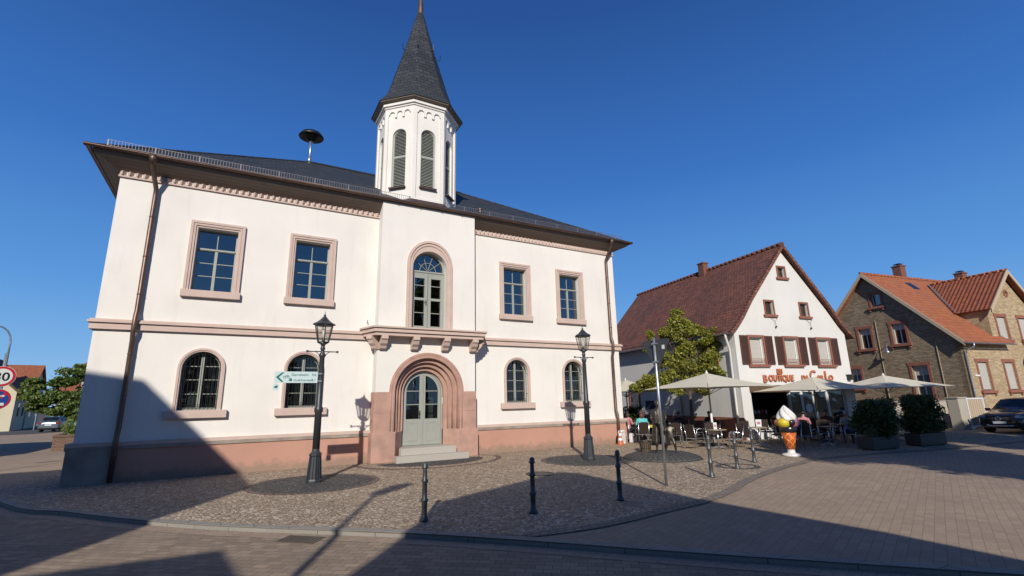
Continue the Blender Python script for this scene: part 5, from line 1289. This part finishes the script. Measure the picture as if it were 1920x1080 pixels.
b = MB(); slope(b, [(-10.3, -.4, 4.75), (.3, -.4, 4.75), (.3, 4.25, 7.7), (-10.3, 4.25, 7.7)], (0, -.63, 1)); slope(b, [(.3, 8.9, 4.75), (-10.3, 8.9, 4.75), (-10.3, 4.25, 7.7), (.3, 4.25, 7.7)], (0, .63, 1)); b.build('roof', 'otile', L2h)
for y in (1.4, 5.5):
    for z in (1.4,):
        b = MB(); b.box(0, .02, y, y+.95, z, z+1.5); b.build('window', 'carglass', L2h)
L3 = thing('shade_blue_house', 'low house with bluish shade painted into its walls and flat orange roof behind the silver car', 'house', (-23.0, 96, 0), rad(4))
b = MB(); b.box(0, 16, 0, 9, 0, 4.0); b.build('wall', 'shadewall', L3)
b = MB(); slope(b, [(-.4, -.4, 3.9), (16.4, -.4, 3.9), (16.4, 4.5, 6.2), (-.4, 4.5, 6.2)], (0, -.47, 1)); b.build('roof', 'otile', L3)
for x in (2, 5, 8.5, 12):
    b = MB(); b.box(x, x+1.1, -.02, 0, 1.2, 2.6); b.build('window', 'carglass', L3)
L4 = thing('brown_roof_house', 'house corner with brown roof showing above the street tree at the left', 'house', (-13.0, 60, 0), rad(0))
b = MB(); b.box(.3, 6, .3, 8, 0, 5.8); b.build('wall', 'gwall', L4)
b = MB(); slope(b, [(0, 0, 6.1), (7, 0, 6.1), (7, 3.5, 7.9), (1.6, 3.5, 7.9)], (0, -.5, 1)); slope(b, [(0, 0, 6.1), (1.6, 3.5, 7.9), (0, 8, 6.1)], (-1, 0, .9)); b.build('roof', 'redtrim', L4)
b = MB(); b.box(-.1, 7, -.08, .0, 5.9, 6.1); b.build('eaves_board', 'cbrown', L4)
# brick planter bed
PB = thing('brick_planter', 'raised brick planting bed beside the left end of the town hall', 'planting bed', (-7.9, 34.0, 0), rad(4))
b = MB(); b.box(0, 6, 0, 5, 0, .68); b.m = 1; b.box(-.04, 6.04, -.04, .2, .68, .78); b.box(-.04, .2, .2, 5, .68, .78); b.m = 2; b.box(.2, 6, .2, 5, .68, .74); b.build('bed_wall', ['bedbrick', 'bedbrick', 'earth'], PB)
for k, (x, y, s) in enumerate(((.5, .8, .75), (1.3, 1.4, .95), (.7, 2.4, .9), (1.9, .8, .7))):
    S_ = thing('shrub', ('small yellow-green shrub at the front corner of the brick bed', 'larger leafy shrub in the middle of the brick bed', 'shrub at the back left of the brick bed', 'shrub against the town hall side of the brick bed')[k], 'shrub', (-7.9+x, 34.0+y, .74), 0, 'shrubs in the brick bed')
    b = MB(); leaves(b, None, None, 500, .06, seed=20+k, clumps=[((0, 0, s*.45), (s*.6, s*.6, s*.5)), ((.2, 0, s*.3), (s*.5, s*.4, s*.35))]); b.build('foliage', 'leafs', S_)
    b = MB(); [b.tube([(0, 0, 0), (.15*cos(t), .15*sin(t), s*.6)], .012, 4) for t in (0, 2, 4)]; b.build('stems', 'bark', S_)
# ================================================================== TREES
def tree(name, lb, loc, th, tr, cl, n, size, mat, seed, cat='tree', grp=None, limbs=None):
    T_ = thing(name, lb, cat, loc, 0, grp)
    b = MB(); b.smooth = True; rnd = random.Random(seed)
    b.tube([(0, 0, 0), (.02, .01, th*.5), (0, 0, th)], [tr*1.2, tr, tr*.8], 9); b.build('trunk', 'bark', T_)
    b = MB(); b.smooth = True
    for c, r in cl:
        c = Vector(c); m_ = Vector((c.x*.35, c.y*.35, th+(c.z-th)*.45))
        b.tube([(0, 0, th*.92), m_, c], [tr*.5, tr*.32, tr*.1], 6)
        for q in range(3):
            e = c+Vector((rnd.uniform(-1, 1)*r[0], rnd.uniform(-1, 1)*r[1], rnd.uniform(-.3, 1)*r[2]))*.8; b.tube([m_.lerp(c, .6), e], [tr*.16, tr*.05], 5)
    b.build('branches', 'bark', T_)
    b = MB(); sub = []
    for c, r in cl:
        for q in range(9):
            d = Vector((rnd.gauss(0, 1), rnd.gauss(0, 1), rnd.gauss(0, 1))).normalized()*rnd.uniform(.4, 1)
            k = rnd.uniform(.32, .52); sub.append(((c[0]+d.x*r[0]*.8, c[1]+d.y*r[1]*.8, c[2]+d.z*r[2]*.8), (r[0]*k, r[1]*k, r[2]*k*.8)))
    leaves(b, None, None, n, size, seed=seed, clumps=sub, fill=.3); b.build('crown', mat, T_)
    return T_
UZ = [(0, 3.2, 1.0), (-1.1, 3.0, .9), (-1.9, 2.75, .8), (-2.6, 2.5, .5), (1.0, 3.2, .9), (1.7, 3.2, .7), (2.4, 3.3, .42), (0, 4.0, 1.0), (-1.0, 4.0, .85), (-1.7, 4.3, .6), (1.0, 4.0, .9), (1.65, 4.3, .65), (0, 4.9, .95), (-.9, 5.0, .7), (.9, 4.9, .8), (1.5, 5.1, .45), (-.2, 5.6, .7), (.5, 5.5, .5), (-.25, 6.2, .38), (-1.75, 5.1, .35), (-.4, 2.5, .6), (.7, 2.45, .55)]
tree('street_tree', 'young yellow-green tree in front of the white house side wall', (19.75, 17.15, 0), 2.3, .085,
     [((u*.87, -u*.49, z), (r, r*.8, r*.85)) for u, z, r in UZ], 42000, .062, 'leafy', 7)
tree('street_tree', 'dark green spreading tree beside the left end of the town hall', (-10.2, 46.5, 0), 1.7, .12,
     [((0, 0, 2.6), (1.3, 1.3, .9)), ((-1.5, 0, 3.1), (1.3, 1, .9)), ((-.6, 0, 4.1), (1.1, 1, .8)), ((.5, 0, 4.6), (1.2, 1, .8)), ((.6, 0, 3.2), (1.2, 1, .9)), ((-2.0, 0, 3.9), (.8, .6, .5)), ((-1.7, 0, 2.4), (.8, .7, .5)), ((-.7, -.3, 2.0), (.9, .7, .5)), ((.6, -.4, 1.8), (.9, .7, .5)), ((-2.3, 0, 3.0), (.6, .5, .4)), ((.9, 0, 5.0), (.8, .8, .5))], 22000, .10, 'leafg', 9)
# trees and houses standing behind the viewpoint: they cast the long shadows
def P0(x0, z0, y): return (x0+.5577*y, z0-.6109*y)
for i_, (x0, z0, r, mm) in enumerate(((13.75, 5.3, 3.1, 4.2), (17.4, 6.3, 3.2, 4.7), (22.2, 5.4, 3.4, 3.9), (27.6, 4.4, 3.4, 3.7), (33.2, 4.0, 3.4, 3.8))):
    y = -5; x, z = P0(x0, z0, y); rnd = random.Random(50+i_)
    cl = [((rnd.uniform(-.55, .55)*r, rnd.uniform(-.5, .5), (z-0)+rnd.uniform(-.62, .6)*mm), (r*.5, .9, mm*.4)) for _ in range(10)]+[((0, 0, z), (r*.7, .9, mm*.75))]
    tree('shade_tree', ('tall leafy tree out of view, westernmost of five shading the terrace', 'tall leafy tree out of view, second of five shading the terrace', 'leafy tree out of view, middle of five shading the terrace', 'leafy tree out of view, fourth of five shading the parked car', 'leafy tree out of view, easternmost of five near the parked car')[i_], (x, y, 0), z-mm*.7, .2, cl, 11000, .19, 'leafg', 60+i_, grp='trees behind the viewpoint shading the terrace')
def caster(name, lb, sil, y, depth, mat):
    d = Vector((-.43, -.771, 0)).normalized()*depth
    T_ = thing(name, lb, 'house', (P0(sil[0][0], 0, y)[0], y, 0)); ox = T_.location.x
    pts = [P0(a, c, y) for a, c in sil]; n = len(pts)
    vs = [(x-ox, 0, max(z, 0)) for x, z in pts]+[(x-ox+d.x, d.y, max(z, 0)) for x, z in pts]
    b = MB(); b.add(vs, [tuple(range(n)), tuple(range(2*n-1, n-1, -1))]+[(i, (i+1) % n, (i+1) % n+n, i+n) for i in range(n)])
    b.build('wall', mat, T_)
    return T_
caster('tall_house', 'tall pale house out of view on the left that shades the town hall corner', [(-26, -6), (-26, 14.3), (-13.94, 14.2), (-12.54, 13.95), (-9.84, 11.2), (-7.6, 8.98), (-7.66, 8.75), (-8.42, 8.63), (-8.25, 7.4), (-8.17, 6.0), (-8.15, -6)], 1.0, 7, 'sandwall')
caster('low_house', 'low flat-roofed annexe out of view behind the viewpoint on the left', [(-9.3, -6), (-9.3, 5.55), (-7.33, 5.52), (-4.95, 5.43), (-3.86, 4.48), (-3.5, 4.1), (-3.42, -6)], -2.5, 5, 'sandwall')
caster('gabled_house', 'gabled house out of view directly behind the viewpoint that shades the foreground', [(-2.5, -6), (-2.38, 4.05), (-1.82, 5.45), (-1.75, 6.2), (-.02, 6.85), (1.47, 7.44), (2.12, 7.11), (4.3, 4.48), (4.6, 4.19), (6.31, 2.52), (7.07, 1.6), (9.6, -1.0), (9.7, -6)], -5, 9, 'sandwall')
CH = thing('added_left_house', 'plain house added out of view on the left side of the street to cast a shadow band', 'house', (-21, 23.5, 0))
b = MB(); b.box(0, 7, 0, 10.5, 0, 5.9); b.build('wall', 'sandwall', CH); b = MB(); b.prism([(-.2, 5.9), (7.0, 5.9), (3.5, 6.6)], -.1, 10.5); b.build('roof', 'otile', CH)  # unseen box house, added to throw the shadow band over the left paving
hooklight('street light added out of view at the left street edge to cast a thin shadow', (-11.6, 16.0, 0), rad(200), 7.3, 1.0)  # unseen pole, added as a street light for its thin shadow line
LL = thing('street_light', 'street light out of view whose shadow crosses the road to the plaza', 'street light', (-3.4, -2, 0))
b = MB(); b.smooth = True; b.tube([(0, 0, 0), (-1.32, 0, 8.6)], (.09, .055), 8); b.build('pole', 'galva', LL)
b = MB(); b.prism([(-1.42, 8.45), (-1.2, 8.4), (-.75, 8.85), (-.7, 9.05), (-1.1, 8.95)], -.15, .15); b.build('lamp_head', 'signgrey', LL)
# ================================================================== STATUE
def skin_body(name, verts, edges, mats, matfn, parent, sub=2, root=0):
    me = bpy.data.meshes.new(name); me.from_pydata([v[:3] for v in verts], edges, [])
    o = bpy.data.objects.new(name, me); COL.objects.link(o)
    md = o.modifiers.new('s', 'SKIN'); md.use_smooth_shade = True
    if not me.skin_vertices:
        bm = bmesh.new(); bm.from_mesh(me); bm.verts.layers.skin.verify(); bm.to_mesh(me); bm.free()
    for i, v in enumerate(verts):
        r = v[3] if isinstance(v[3], tuple) else (v[3], v[3]); me.skin_vertices[0].data[i].radius = r
        me.skin_vertices[0].data[i].use_root = (i == root)
    sb = o.modifiers.new('u', 'SUBSURF'); sb.levels = sub; sb.render_levels = sub
    dg = bpy.context.evaluated_depsgraph_get(); m2 = bpy.data.meshes.new_from_object(o.evaluated_get(dg)); m2.name = name
    bpy.data.objects.remove(o)
    m2.materials.clear()
    for m in mats: m2.materials.append(MT[m])
    for p in m2.polygons: p.use_smooth = True; p.material_index = matfn(p.center)
    o = bpy.data.objects.new(name, m2); COL.objects.link(o); o.parent = parent
    return o
def sphere(b, c, r, s=(1, 1, 1)): blob(b, c, r, *s, seg=14)
ST = thing('bronze_statue', 'bronze statue of a coated man with a small boy on a cobbled mound', 'statue', (12.98, 12.74, .2), rad(-45))
def man(H=1.72):
    k = H/1.8
    V = [(0, 0, .95, .13), (0, 0, 1.15, .125), (0, -.01, 1.35, .155), (0, -.01, 1.50, .07), (0, -.02, 1.58, .062), (0, -.035, 1.68, .092), (0, -.035, 1.76, .07),
         (.19, 0, 1.43, .07), (.25, .0, 1.17, .052), (.16, -.17, 1.02, .04), (.08, -.24, 1.03, .03),
         (-.19, 0, 1.43, .07), (-.26, .0, 1.17, .052), (-.17, -.17, 1.0, .04), (-.09, -.24, 1.02, .03),
         (.09, 0, .88, .095), (.11, -.03, .50, .065), (.12, .0, .09, .045), (.14, -.16, .04, .04),
         (-.09, 0, .88, .095), (-.12, .0, .50, .065), (-.14, .02, .09, .045), (-.18, -.13, .04, .04), (0, -.13, 1.66, .02)]
    E_ = [(0, 1), (1, 2), (2, 3), (3, 4), (4, 5), (5, 6), (2, 7), (7, 8), (8, 9), (9, 10), (2, 11), (11, 12), (12, 13), (13, 14), (0, 15), (15, 16), (16, 17), (17, 18), (0, 19), (19, 20), (20, 21), (21, 22), (5, 23)]
    return [(x*k, y*k, z*k, r*k) for x, y, z, r in V], E_
V, E_ = man(); mf = skin_body('man_figure', V, E_, ['bronze'], lambda c: 0, ST)
b = MB(); b.smooth = True     # open long coat
prof = [(.145, 1.40), (.185, 1.32), (.17, 1.12), (.175, .95), (.22, .65), (.25, .35), (.27, .22)]
seg = 22; vs = []; fs = []
for r, z in prof:
    for q in range(seg+1):
        a = -pi/2+rad(20+(320*q/seg)); rr_ = r*(1+.05*cos(a*9)*(z < .9)); vs.append((rr_*1.12*cos(a), rr_*.85*sin(a)+.01, z))
for i in range(len(prof)-1):
    for q in range(seg): a = i*(seg+1)+q; fs.append((a, a+1, a+seg+2, a+seg+1))
b.add(vs, fs); o = b.build('coat', 'bronze', mf); md = o.modifiers.new('t', 'SOLIDIFY'); md.thickness = .02
b = MB(); b.smooth = True; sphere(b, (0, -.015, 1.64), .098, (1, 1.05, .9)); o = b.build('hair', 'bronze', mf)
b = MB(); b.smooth = True; sphere(b, (0, -.27, .97), .07, (1.2, .8, 1)); b.lathe([(.06, .9), (.085, .98), (.06, 1.0)], 12, (0, -.27)); b.build('held_hat', 'bronze', mf)
VB = [(0, 0, .46, .085), (0, .02, .60, .09), (0, .03, .70, .09), (0, .02, .78, .04), (0, .0, .86, .075), (0, 0, .92, .055), (.12, .02, .72, .045), (.2, .06, .58, .035), (.16, -.06, .48, .03), (-.12, .02, .72, .045), (-.19, -.06, .62, .035), (-.12, -.2, .66, .028), (.06, 0, .42, .06), (.10, -.06, .24, .042), (.13, .03, .05, .03), (.14, -.07, .03, .03), (-.06, 0, .42, .06), (-.12, .04, .24, .042), (-.19, .08, .05, .03), (-.21, -.02, .03, .03)]
EB = [(0, 1), (1, 2), (2, 3), (3, 4), (4, 5), (2, 6), (6, 7), (7, 8), (2, 9), (9, 10), (10, 11), (0, 12), (12, 13), (13, 14), (14, 15), (0, 16), (16, 17), (17, 18), (18, 19)]
bf = skin_body('boy_figure', VB, EB, ['bronze'], lambda c: 0, ST); bf.location = (.34, -.18, 0); bf.scale = (1.08,)*3
b = MB(); b.smooth = True; b.lathe([(1.32, -.2), (1.25, -.13), (.95, -.03), (.6, .0), (0, .01)], 40); b.build('cobbled_mound', 'dsett', ST)
BK = thing('wooden_basket', 'slatted wooden basket standing beside the bronze man on the cobbled mound', 'basket', (12.62, 13.12, .13), .3)
b = MB()
for k in range(18):
    a = 2*pi*k/18; a2 = a+2*pi/18*.86
    b.add([(.155*cos(a), .155*sin(a), 0), (.155*cos(a2), .155*sin(a2), 0), (.21*cos(a2), .21*sin(a2), .42), (.21*cos(a), .21*sin(a), .42)], [(0, 1, 2, 3)])
b.lathe([(.15, .0), (.150, .02), (.195, .38)], 18)
o = b.build('basket_body', 'basket', BK)
b = MB(); b.smooth = True; b.tube([(.215*cos(t*pi/10), .215*sin(t*pi/10), .42) for t in range(21)], .014, 6); b.tube([(.185*cos(t*pi/10), .185*sin(t*pi/10), .2) for t in range(21)], .012, 6); b.build('rim', 'bronze', BK)
b = MB(); b.tube([(0, -.26, .34), (0, .26, .34)], .012, 5) ; b.build('handle', 'bronze', BK)
# ================================================================== PEOPLE
def person(lb, x, y, face, top, bottom, hair, skin='skin', arms='table', lean=0, long=False):
    P_ = thing('person', lb, 'person', (x, y, 0), rad(face+90))
    ay = -.30 if arms == 'table' else -.20; az = .80 if arms == 'table' else .62
    V = [(0, .06, .54, (.15, .12)), (0, .07, .72, .125), (0, .05-lean, .92, .145), (0, .03-lean, 1.05, .062), (0, .0-lean, 1.13, .055), (0, -.015-lean, 1.21, .082), (0, -.015-lean, 1.28, .066),
         (.18, .04-lean, .99, .06), (.24, .0-lean, .76, .045), (.14, ay, az, .034), (.10, ay-.10, az, .028),
         (-.18, .04-lean, .99, .06), (-.24, .0-lean, .76, .045), (-.14, ay, az, .034), (-.09, ay-.09, az+.01, .028),
         (.10, 0, .53, .09), (.13, -.36, .53, .066), (.13, -.34, .12, .042), (.14, -.46, .05, .036),
         (-.10, 0, .53, .09), (-.13, -.36, .53, .066), (-.14, -.30, .12, .042), (-.15, -.42, .05, .036), (0, -.105-lean, 1.19, .017)]
    E_ = man()[1]
    def mf(c):
        if c.z > 1.07: return 2
        if c.z > .60 and c.y > -.33 and not (abs(c.x) < .3 and c.y < -.12 and c.z > .70): return 0
        if c.z > .66: return 2
        return 1 if c.z > .09 else 3
    o = skin_body('body', V, E_, [top, bottom, skin, 'black'], mf, P_)
    b = MB(); b.smooth = True; sphere(b, (0, .015-lean, 1.245), .092, (1, 1.05, .95))
    if long: sphere(b, (0, .06-lean, 1.12), .085, (1.1, .7, 1.5))
    b.build('hair', hair, P_)
    if 'seen from behind' in lb or 'pink shirt' in lb: P_.scale = (1.1, 1.1, 1.08)
    return P_
person('person in a pink shirt seated with bare arms next to the town hall corner', 16.55, 18.25, 10, 'cpink', 'cnavy', 'hair', long=True)
person('person in a turquoise top sitting in a chair seen from behind', 16.37, 17.12, 60, 'cturq', 'cnavy', 'hairr', long=True)
person('person in a brown jacket seated across the table behind the turquoise top', 18.0, 18.1, 200, 'cbrown', 'cblack', 'hairr', long=True)
person('man in a dark striped shirt seated against the grey wall right of the statue', 19.4, 17.7, 205, 'cnavy', 'cblack', 'hair', 'skin2')
person('man in black seated by the brown wall base left of the big parasol pole', 20.45, 16.72, 205, 'cblack', 'cblack', 'hair', 'skin2')
person('person in a grey shirt with fair hair seated in the shade near the shop window', 22.35, 11.42, 205, 'cgrey', 'cblue', 'hairg')
c = person('person in a pink top seated in the deep shade beside the shop door', 22.0, 13.0, 20, 'cpink', 'cnavy', 'hair')
person('person in a dark jacket seated at the back of the shade near the shop window', 23.6, 12.9, 200, 'cbrown', 'cblack', 'hair')
person('child-sized person in a blue shirt seated between the shop door and the middle parasol pole', 21.5, 13.7, 340, 'cblue', 'cblack', 'hairr')
for q_, (x_, y_, f_, l_) in enumerate(((23.6, 12.95, 200, 'chair of the person in the dark jacket near the shop window'), (21.45, 13.7, 340, 'chair of the person in the blue shirt by the shop door'), (19.0, 15.4, 200, 'wicker chair behind the big parasol pole turned to the left'), (18.9, 16.9, 230, 'wicker chair between the two men at the brown wall base'), (20.6, 13.0, 120, 'dark chair close to the shop window behind the ice cream figure'), (24.3, 12.6, 60, 'dark chair at the right end of the shop window'), (25.2, 12.0, 200, 'dark chair between the shop wall and the hedge planters'), (20.9, 14.0, 250, 'dark chair against the shop window left of the door'))): dup(c0, (x_, y_, 0), rad(f_+90), l_)
pc = dup(c0, (21.95, 13.0, 0), rad(20+90), 'chair of the person in the pink top beside the shop door')
# ================================================================== CARS
def car(name, lb, loc, rz, paint, L, W, H, suv):
    C_ = thing(name, lb, 'car', loc, rz)
    hb = H*.60  # belt
    # x from rear(-L/2) to front(+L/2)
    if suv: st = [(-.50, .80, .34, .85, .86, .70), (-.485, .93, .25, .95, .98, .74), (-.45, .97, .22, 1.0, 1.12, .74), (-.38, 1, .2, 1.0, 1.56, .70), (-.2, 1, .2, 1.0, 1.65, .70), (.0, 1, .2, .99, 1.66, .70), (.10, 1, .2, .98, 1.60, .68), (.235, 1, .2, .97, 1.05, .74), (.36, .99, .2, .93, 1.0, .78), (.46, .93, .22, .82, .88, .76), (.49, .86, .28, .70, .76, .70), (.50, .78, .34, .6, .64, .6)]
    else: st = [(-.50, .78, .36, .80, .84, .66), (-.485, .92, .28, .90, .95, .70), (-.46, .96, .24, .95, 1.05, .70), (-.36, 1, .2, .95, 1.42, .66), (-.2, 1, .2, .94, 1.48, .66), (0, 1, .2, .93, 1.47, .66), (.08, 1, .2, .92, 1.42, .64), (.24, 1, .2, .9, .96, .7), (.38, .97, .2, .84, .9, .72), (.47, .9, .24, .7, .76, .68), (.5, .78, .32, .56, .6, .6)]
    b = MB(); b.smooth = True; vs = []; fs = []; hw = W/2
    for x, w_, zb, zm, zt, tw in st:
        S_ = [(0, zb), (w_*.86, zb), (w_*.97, zb+.12), (w_, (zb+zm)/2), (w_*.98, zm), (w_*tw*1.08, zt-.05), (w_*tw*.92, zt), (0, zt+.015)]
        full = S_+[(-a, z) for a, z in S_[-2:0:-1]]; m_ = len(full)
        vs += [(x*L, a*hw, z) for a, z in full]
    for i in range(len(st)-1):
        for q in range(m_): a = i*m_+q; c_ = i*m_+(q+1) % m_; fs.append((a, a+m_, c_+m_, c_))
    fs.append(tuple(range(m_))); fs.append(tuple(range(len(st)*m_-1, (len(st)-1)*m_-1, -1)))
    b.add(vs, fs); body = b.build('body', paint, C_)
    body.modifiers.new('s', 'SUBSURF').render_levels = 2
    bpy.context.view_layer.update()
    # glass: offset panels from the greenhouse cross-sections
    def pt(i, side, t, up=.012):
        x, w_, zb, zm, zt, tw = st[i]; z0, z1 = zm+.02, zt-.06; a0, a1 = w_*.975, w_*tw*1.08
        return (x*L, side*(hw*(a0+(a1-a0)*t)+up), z0+(z1-z0)*t)
    iR, iF = 3, 6
    for side in (-1, 1):
        b = MB(); 
        for i in range(iR, iF): 
            q = [pt(i, side, .08), pt(i+1, side, .08), pt(i+1, side, .9), pt(i, side, .9)]; cx_ = sum(p[0] for p in q)/4
            q = [(cx_+(p[0]-cx_)*.94, p[1], p[2]) for p in q]; b.add(q, [(0, 1, 2, 3) if side < 0 else (3, 2, 1, 0)])
        q = [pt(iF, side, .08), (st[iF+1][0]*L-.15, side*(hw*st[iF+1][1]*.97+.0), st[iF+1][3]+.05), pt(iF, side, .88)]; b.add(q, [(0, 1, 2) if side < 0 else (2, 1, 0)])
        b.build('side_window', 'carglass', C_)
    def acr(i0, i1, t0, t1, off):
        P_ = []
        for t, sgn in ((t0, -1), (t0, 1), (t1, 1), (t1, -1)):
            x = st[i0][0]*L*(1-t)+st[i1][0]*L*t; w_ = (st[i0][1]*st[i0][5]*(1-t)+st[i1][1]*st[i1][5]*t)*hw*.93; z = st[i0][4]*(1-t)+st[i1][4]*t
            P_.append((x+off, sgn*w_, z+.02))
        return P_
    b = MB(); b.add(acr(iF, iF+1, .08, .88, .03), [(3, 2, 1, 0)]); b.build('windscreen', 'carglass', C_)
    b = MB(); b.add(acr(iR, iR-1, .12, .85, -.03), [(0, 1, 2, 3)]); b.build('rear_window', 'carglass', C_)
    for x in (-.30*L, .305*L):
        for s in (-1, 1):
            w_ = MB(); w_.smooth = True; r = .36 if suv else .32
            w_.M = Matrix.Translation((x, s*(hw-.11), r)) @ Matrix.Rotation(rad(-90*s), 4, 'X')
            w_.lathe([(r*.6, -.1), (r, -.09), (r, .09), (r*.95, .115), (r*.66, .12), (r*.6, .06)], 24); wh = w_.build('wheel', 'tyre', C_)
            w_ = MB(); w_.M = Matrix.Translation((x, s*(hw-.11), r)) @ Matrix.Rotation(rad(-90*s), 4, 'X'); w_.lathe([(r*.64, .05), (r*.64, .09), (0, .07)], 24)
            for k in range(5): w_.M = Matrix.Translation((x, s*(hw-.11), r)) @ Matrix.Rotation(rad(-90*s), 4, 'X') @ Matrix.Rotation(k*2*pi/5, 4, 'Z'); w_.box(-.03, .03, 0, r*.62, .07, .105)
            w_.build('rim', 'galva', wh)
    F_ = L/2
    if suv:
        b = MB(); 
        for z in (.60, .68, .76): b.box(F_-.06, F_+.015, -.42, .42, z, z+.03)
        b.box(F_-.10, F_-.0, -.46, .46, .56, .82); b.build('grille', 'black', C_)
        b = MB(); b.box(F_, F_+.03, -.40, .40, .675, .705); b.box(F_, F_+.03, -.40, .40, .735, .755); b.build('grille_bar', 'chrome', C_)
        b = MB(); MM = Matrix.Translation((F_+.04, 0, .70)) @ Matrix.Rotation(rad(90), 4, 'Z')
        b.M = MM; b.tube([(.10*cos(t*pi/10), 0, .10*sin(t*pi/10)) for t in range(21)], .012, 6)
        for a in (90, 210, 330): b.tube([(0, 0, 0), (.10*cos(rad(a)), 0, .10*sin(rad(a)))], .011, 5)
        b.build('star_emblem', 'chrome', C_)
        for s in (-1, 1):
            b = MB(); b.smooth = True; sphere(b, (F_-.20, s*.70, .76), .13, (1.4, 1.5, .72)); b.build('headlight', 'lens', C_)
            b = MB(); b.box(F_-1.62, F_-1.50, s*(hw+.14)-.1, s*(hw+.14)+.1, 1.02, 1.16); b.box(F_-1.6, F_-1.54, s*(hw-.06)-.1, s*(hw)+.08, 1.0, 1.04); b.build('wing_mirror', paint, C_, bevel=.02)
        b = MB(); b.box(F_-.02, F_+.045, -.26, .26, .46, .57); b.m = 1; b.box(F_+.045, F_+.047, -.255, -.22, .465, .565); b.build('number_plate', ['signwhite', 'signblue'], C_)
        b = MB(); b.smooth = True; b.tube([(F_-.30, -.86, .52), (F_-.06, -.6, .40), (F_+.02, -.3, .36), (F_+.02, .3, .36), (F_-.06, .6, .40), (F_-.30, .86, .52)], .03, 6); b.build('bumper_trim', 'chrome', C_)
        b = MB(); b.box(F_-.2, F_-.02, -.7, .7, .38, .46); b.build('air_intake', 'black', C_)
    else:
        for s in (-1, 1):
            b = MB(); b.box(-F_-.01, -F_+.25, s*.68-.14, s*.68+.14, .74, .92); b.build('tail_light', 'tail', C_, bevel=.03)
            b = MB(); b.box(.85, .97, s*(hw+.13)-.1, s*(hw+.13)+.1, .95, 1.08); b.build('wing_mirror', paint, C_, bevel=.02)
        b = MB(); b.box(-F_-.02, -F_+.02, -.26, .26, .62, .73); b.build('number_plate', 'signwhite', C_)
        b = MB(); b.box(-F_-.03, -F_+.1, -.8, .8, .34, .46); b.build('rear_bumper', 'black', C_, bevel=.02)
    return C_
car('parked_car', 'dark grey sport utility car parked in front of the brick house', (34.55, 9.25, 0), rad(171), 'carblack', 4.66, 1.9, 1.65, True)
car('parked_car', 'silver-blue hatchback seen from behind on the left street', (-15.2, 66.4, 0), rad(82), 'carsilver', 4.1, 1.78, 1.47, False)
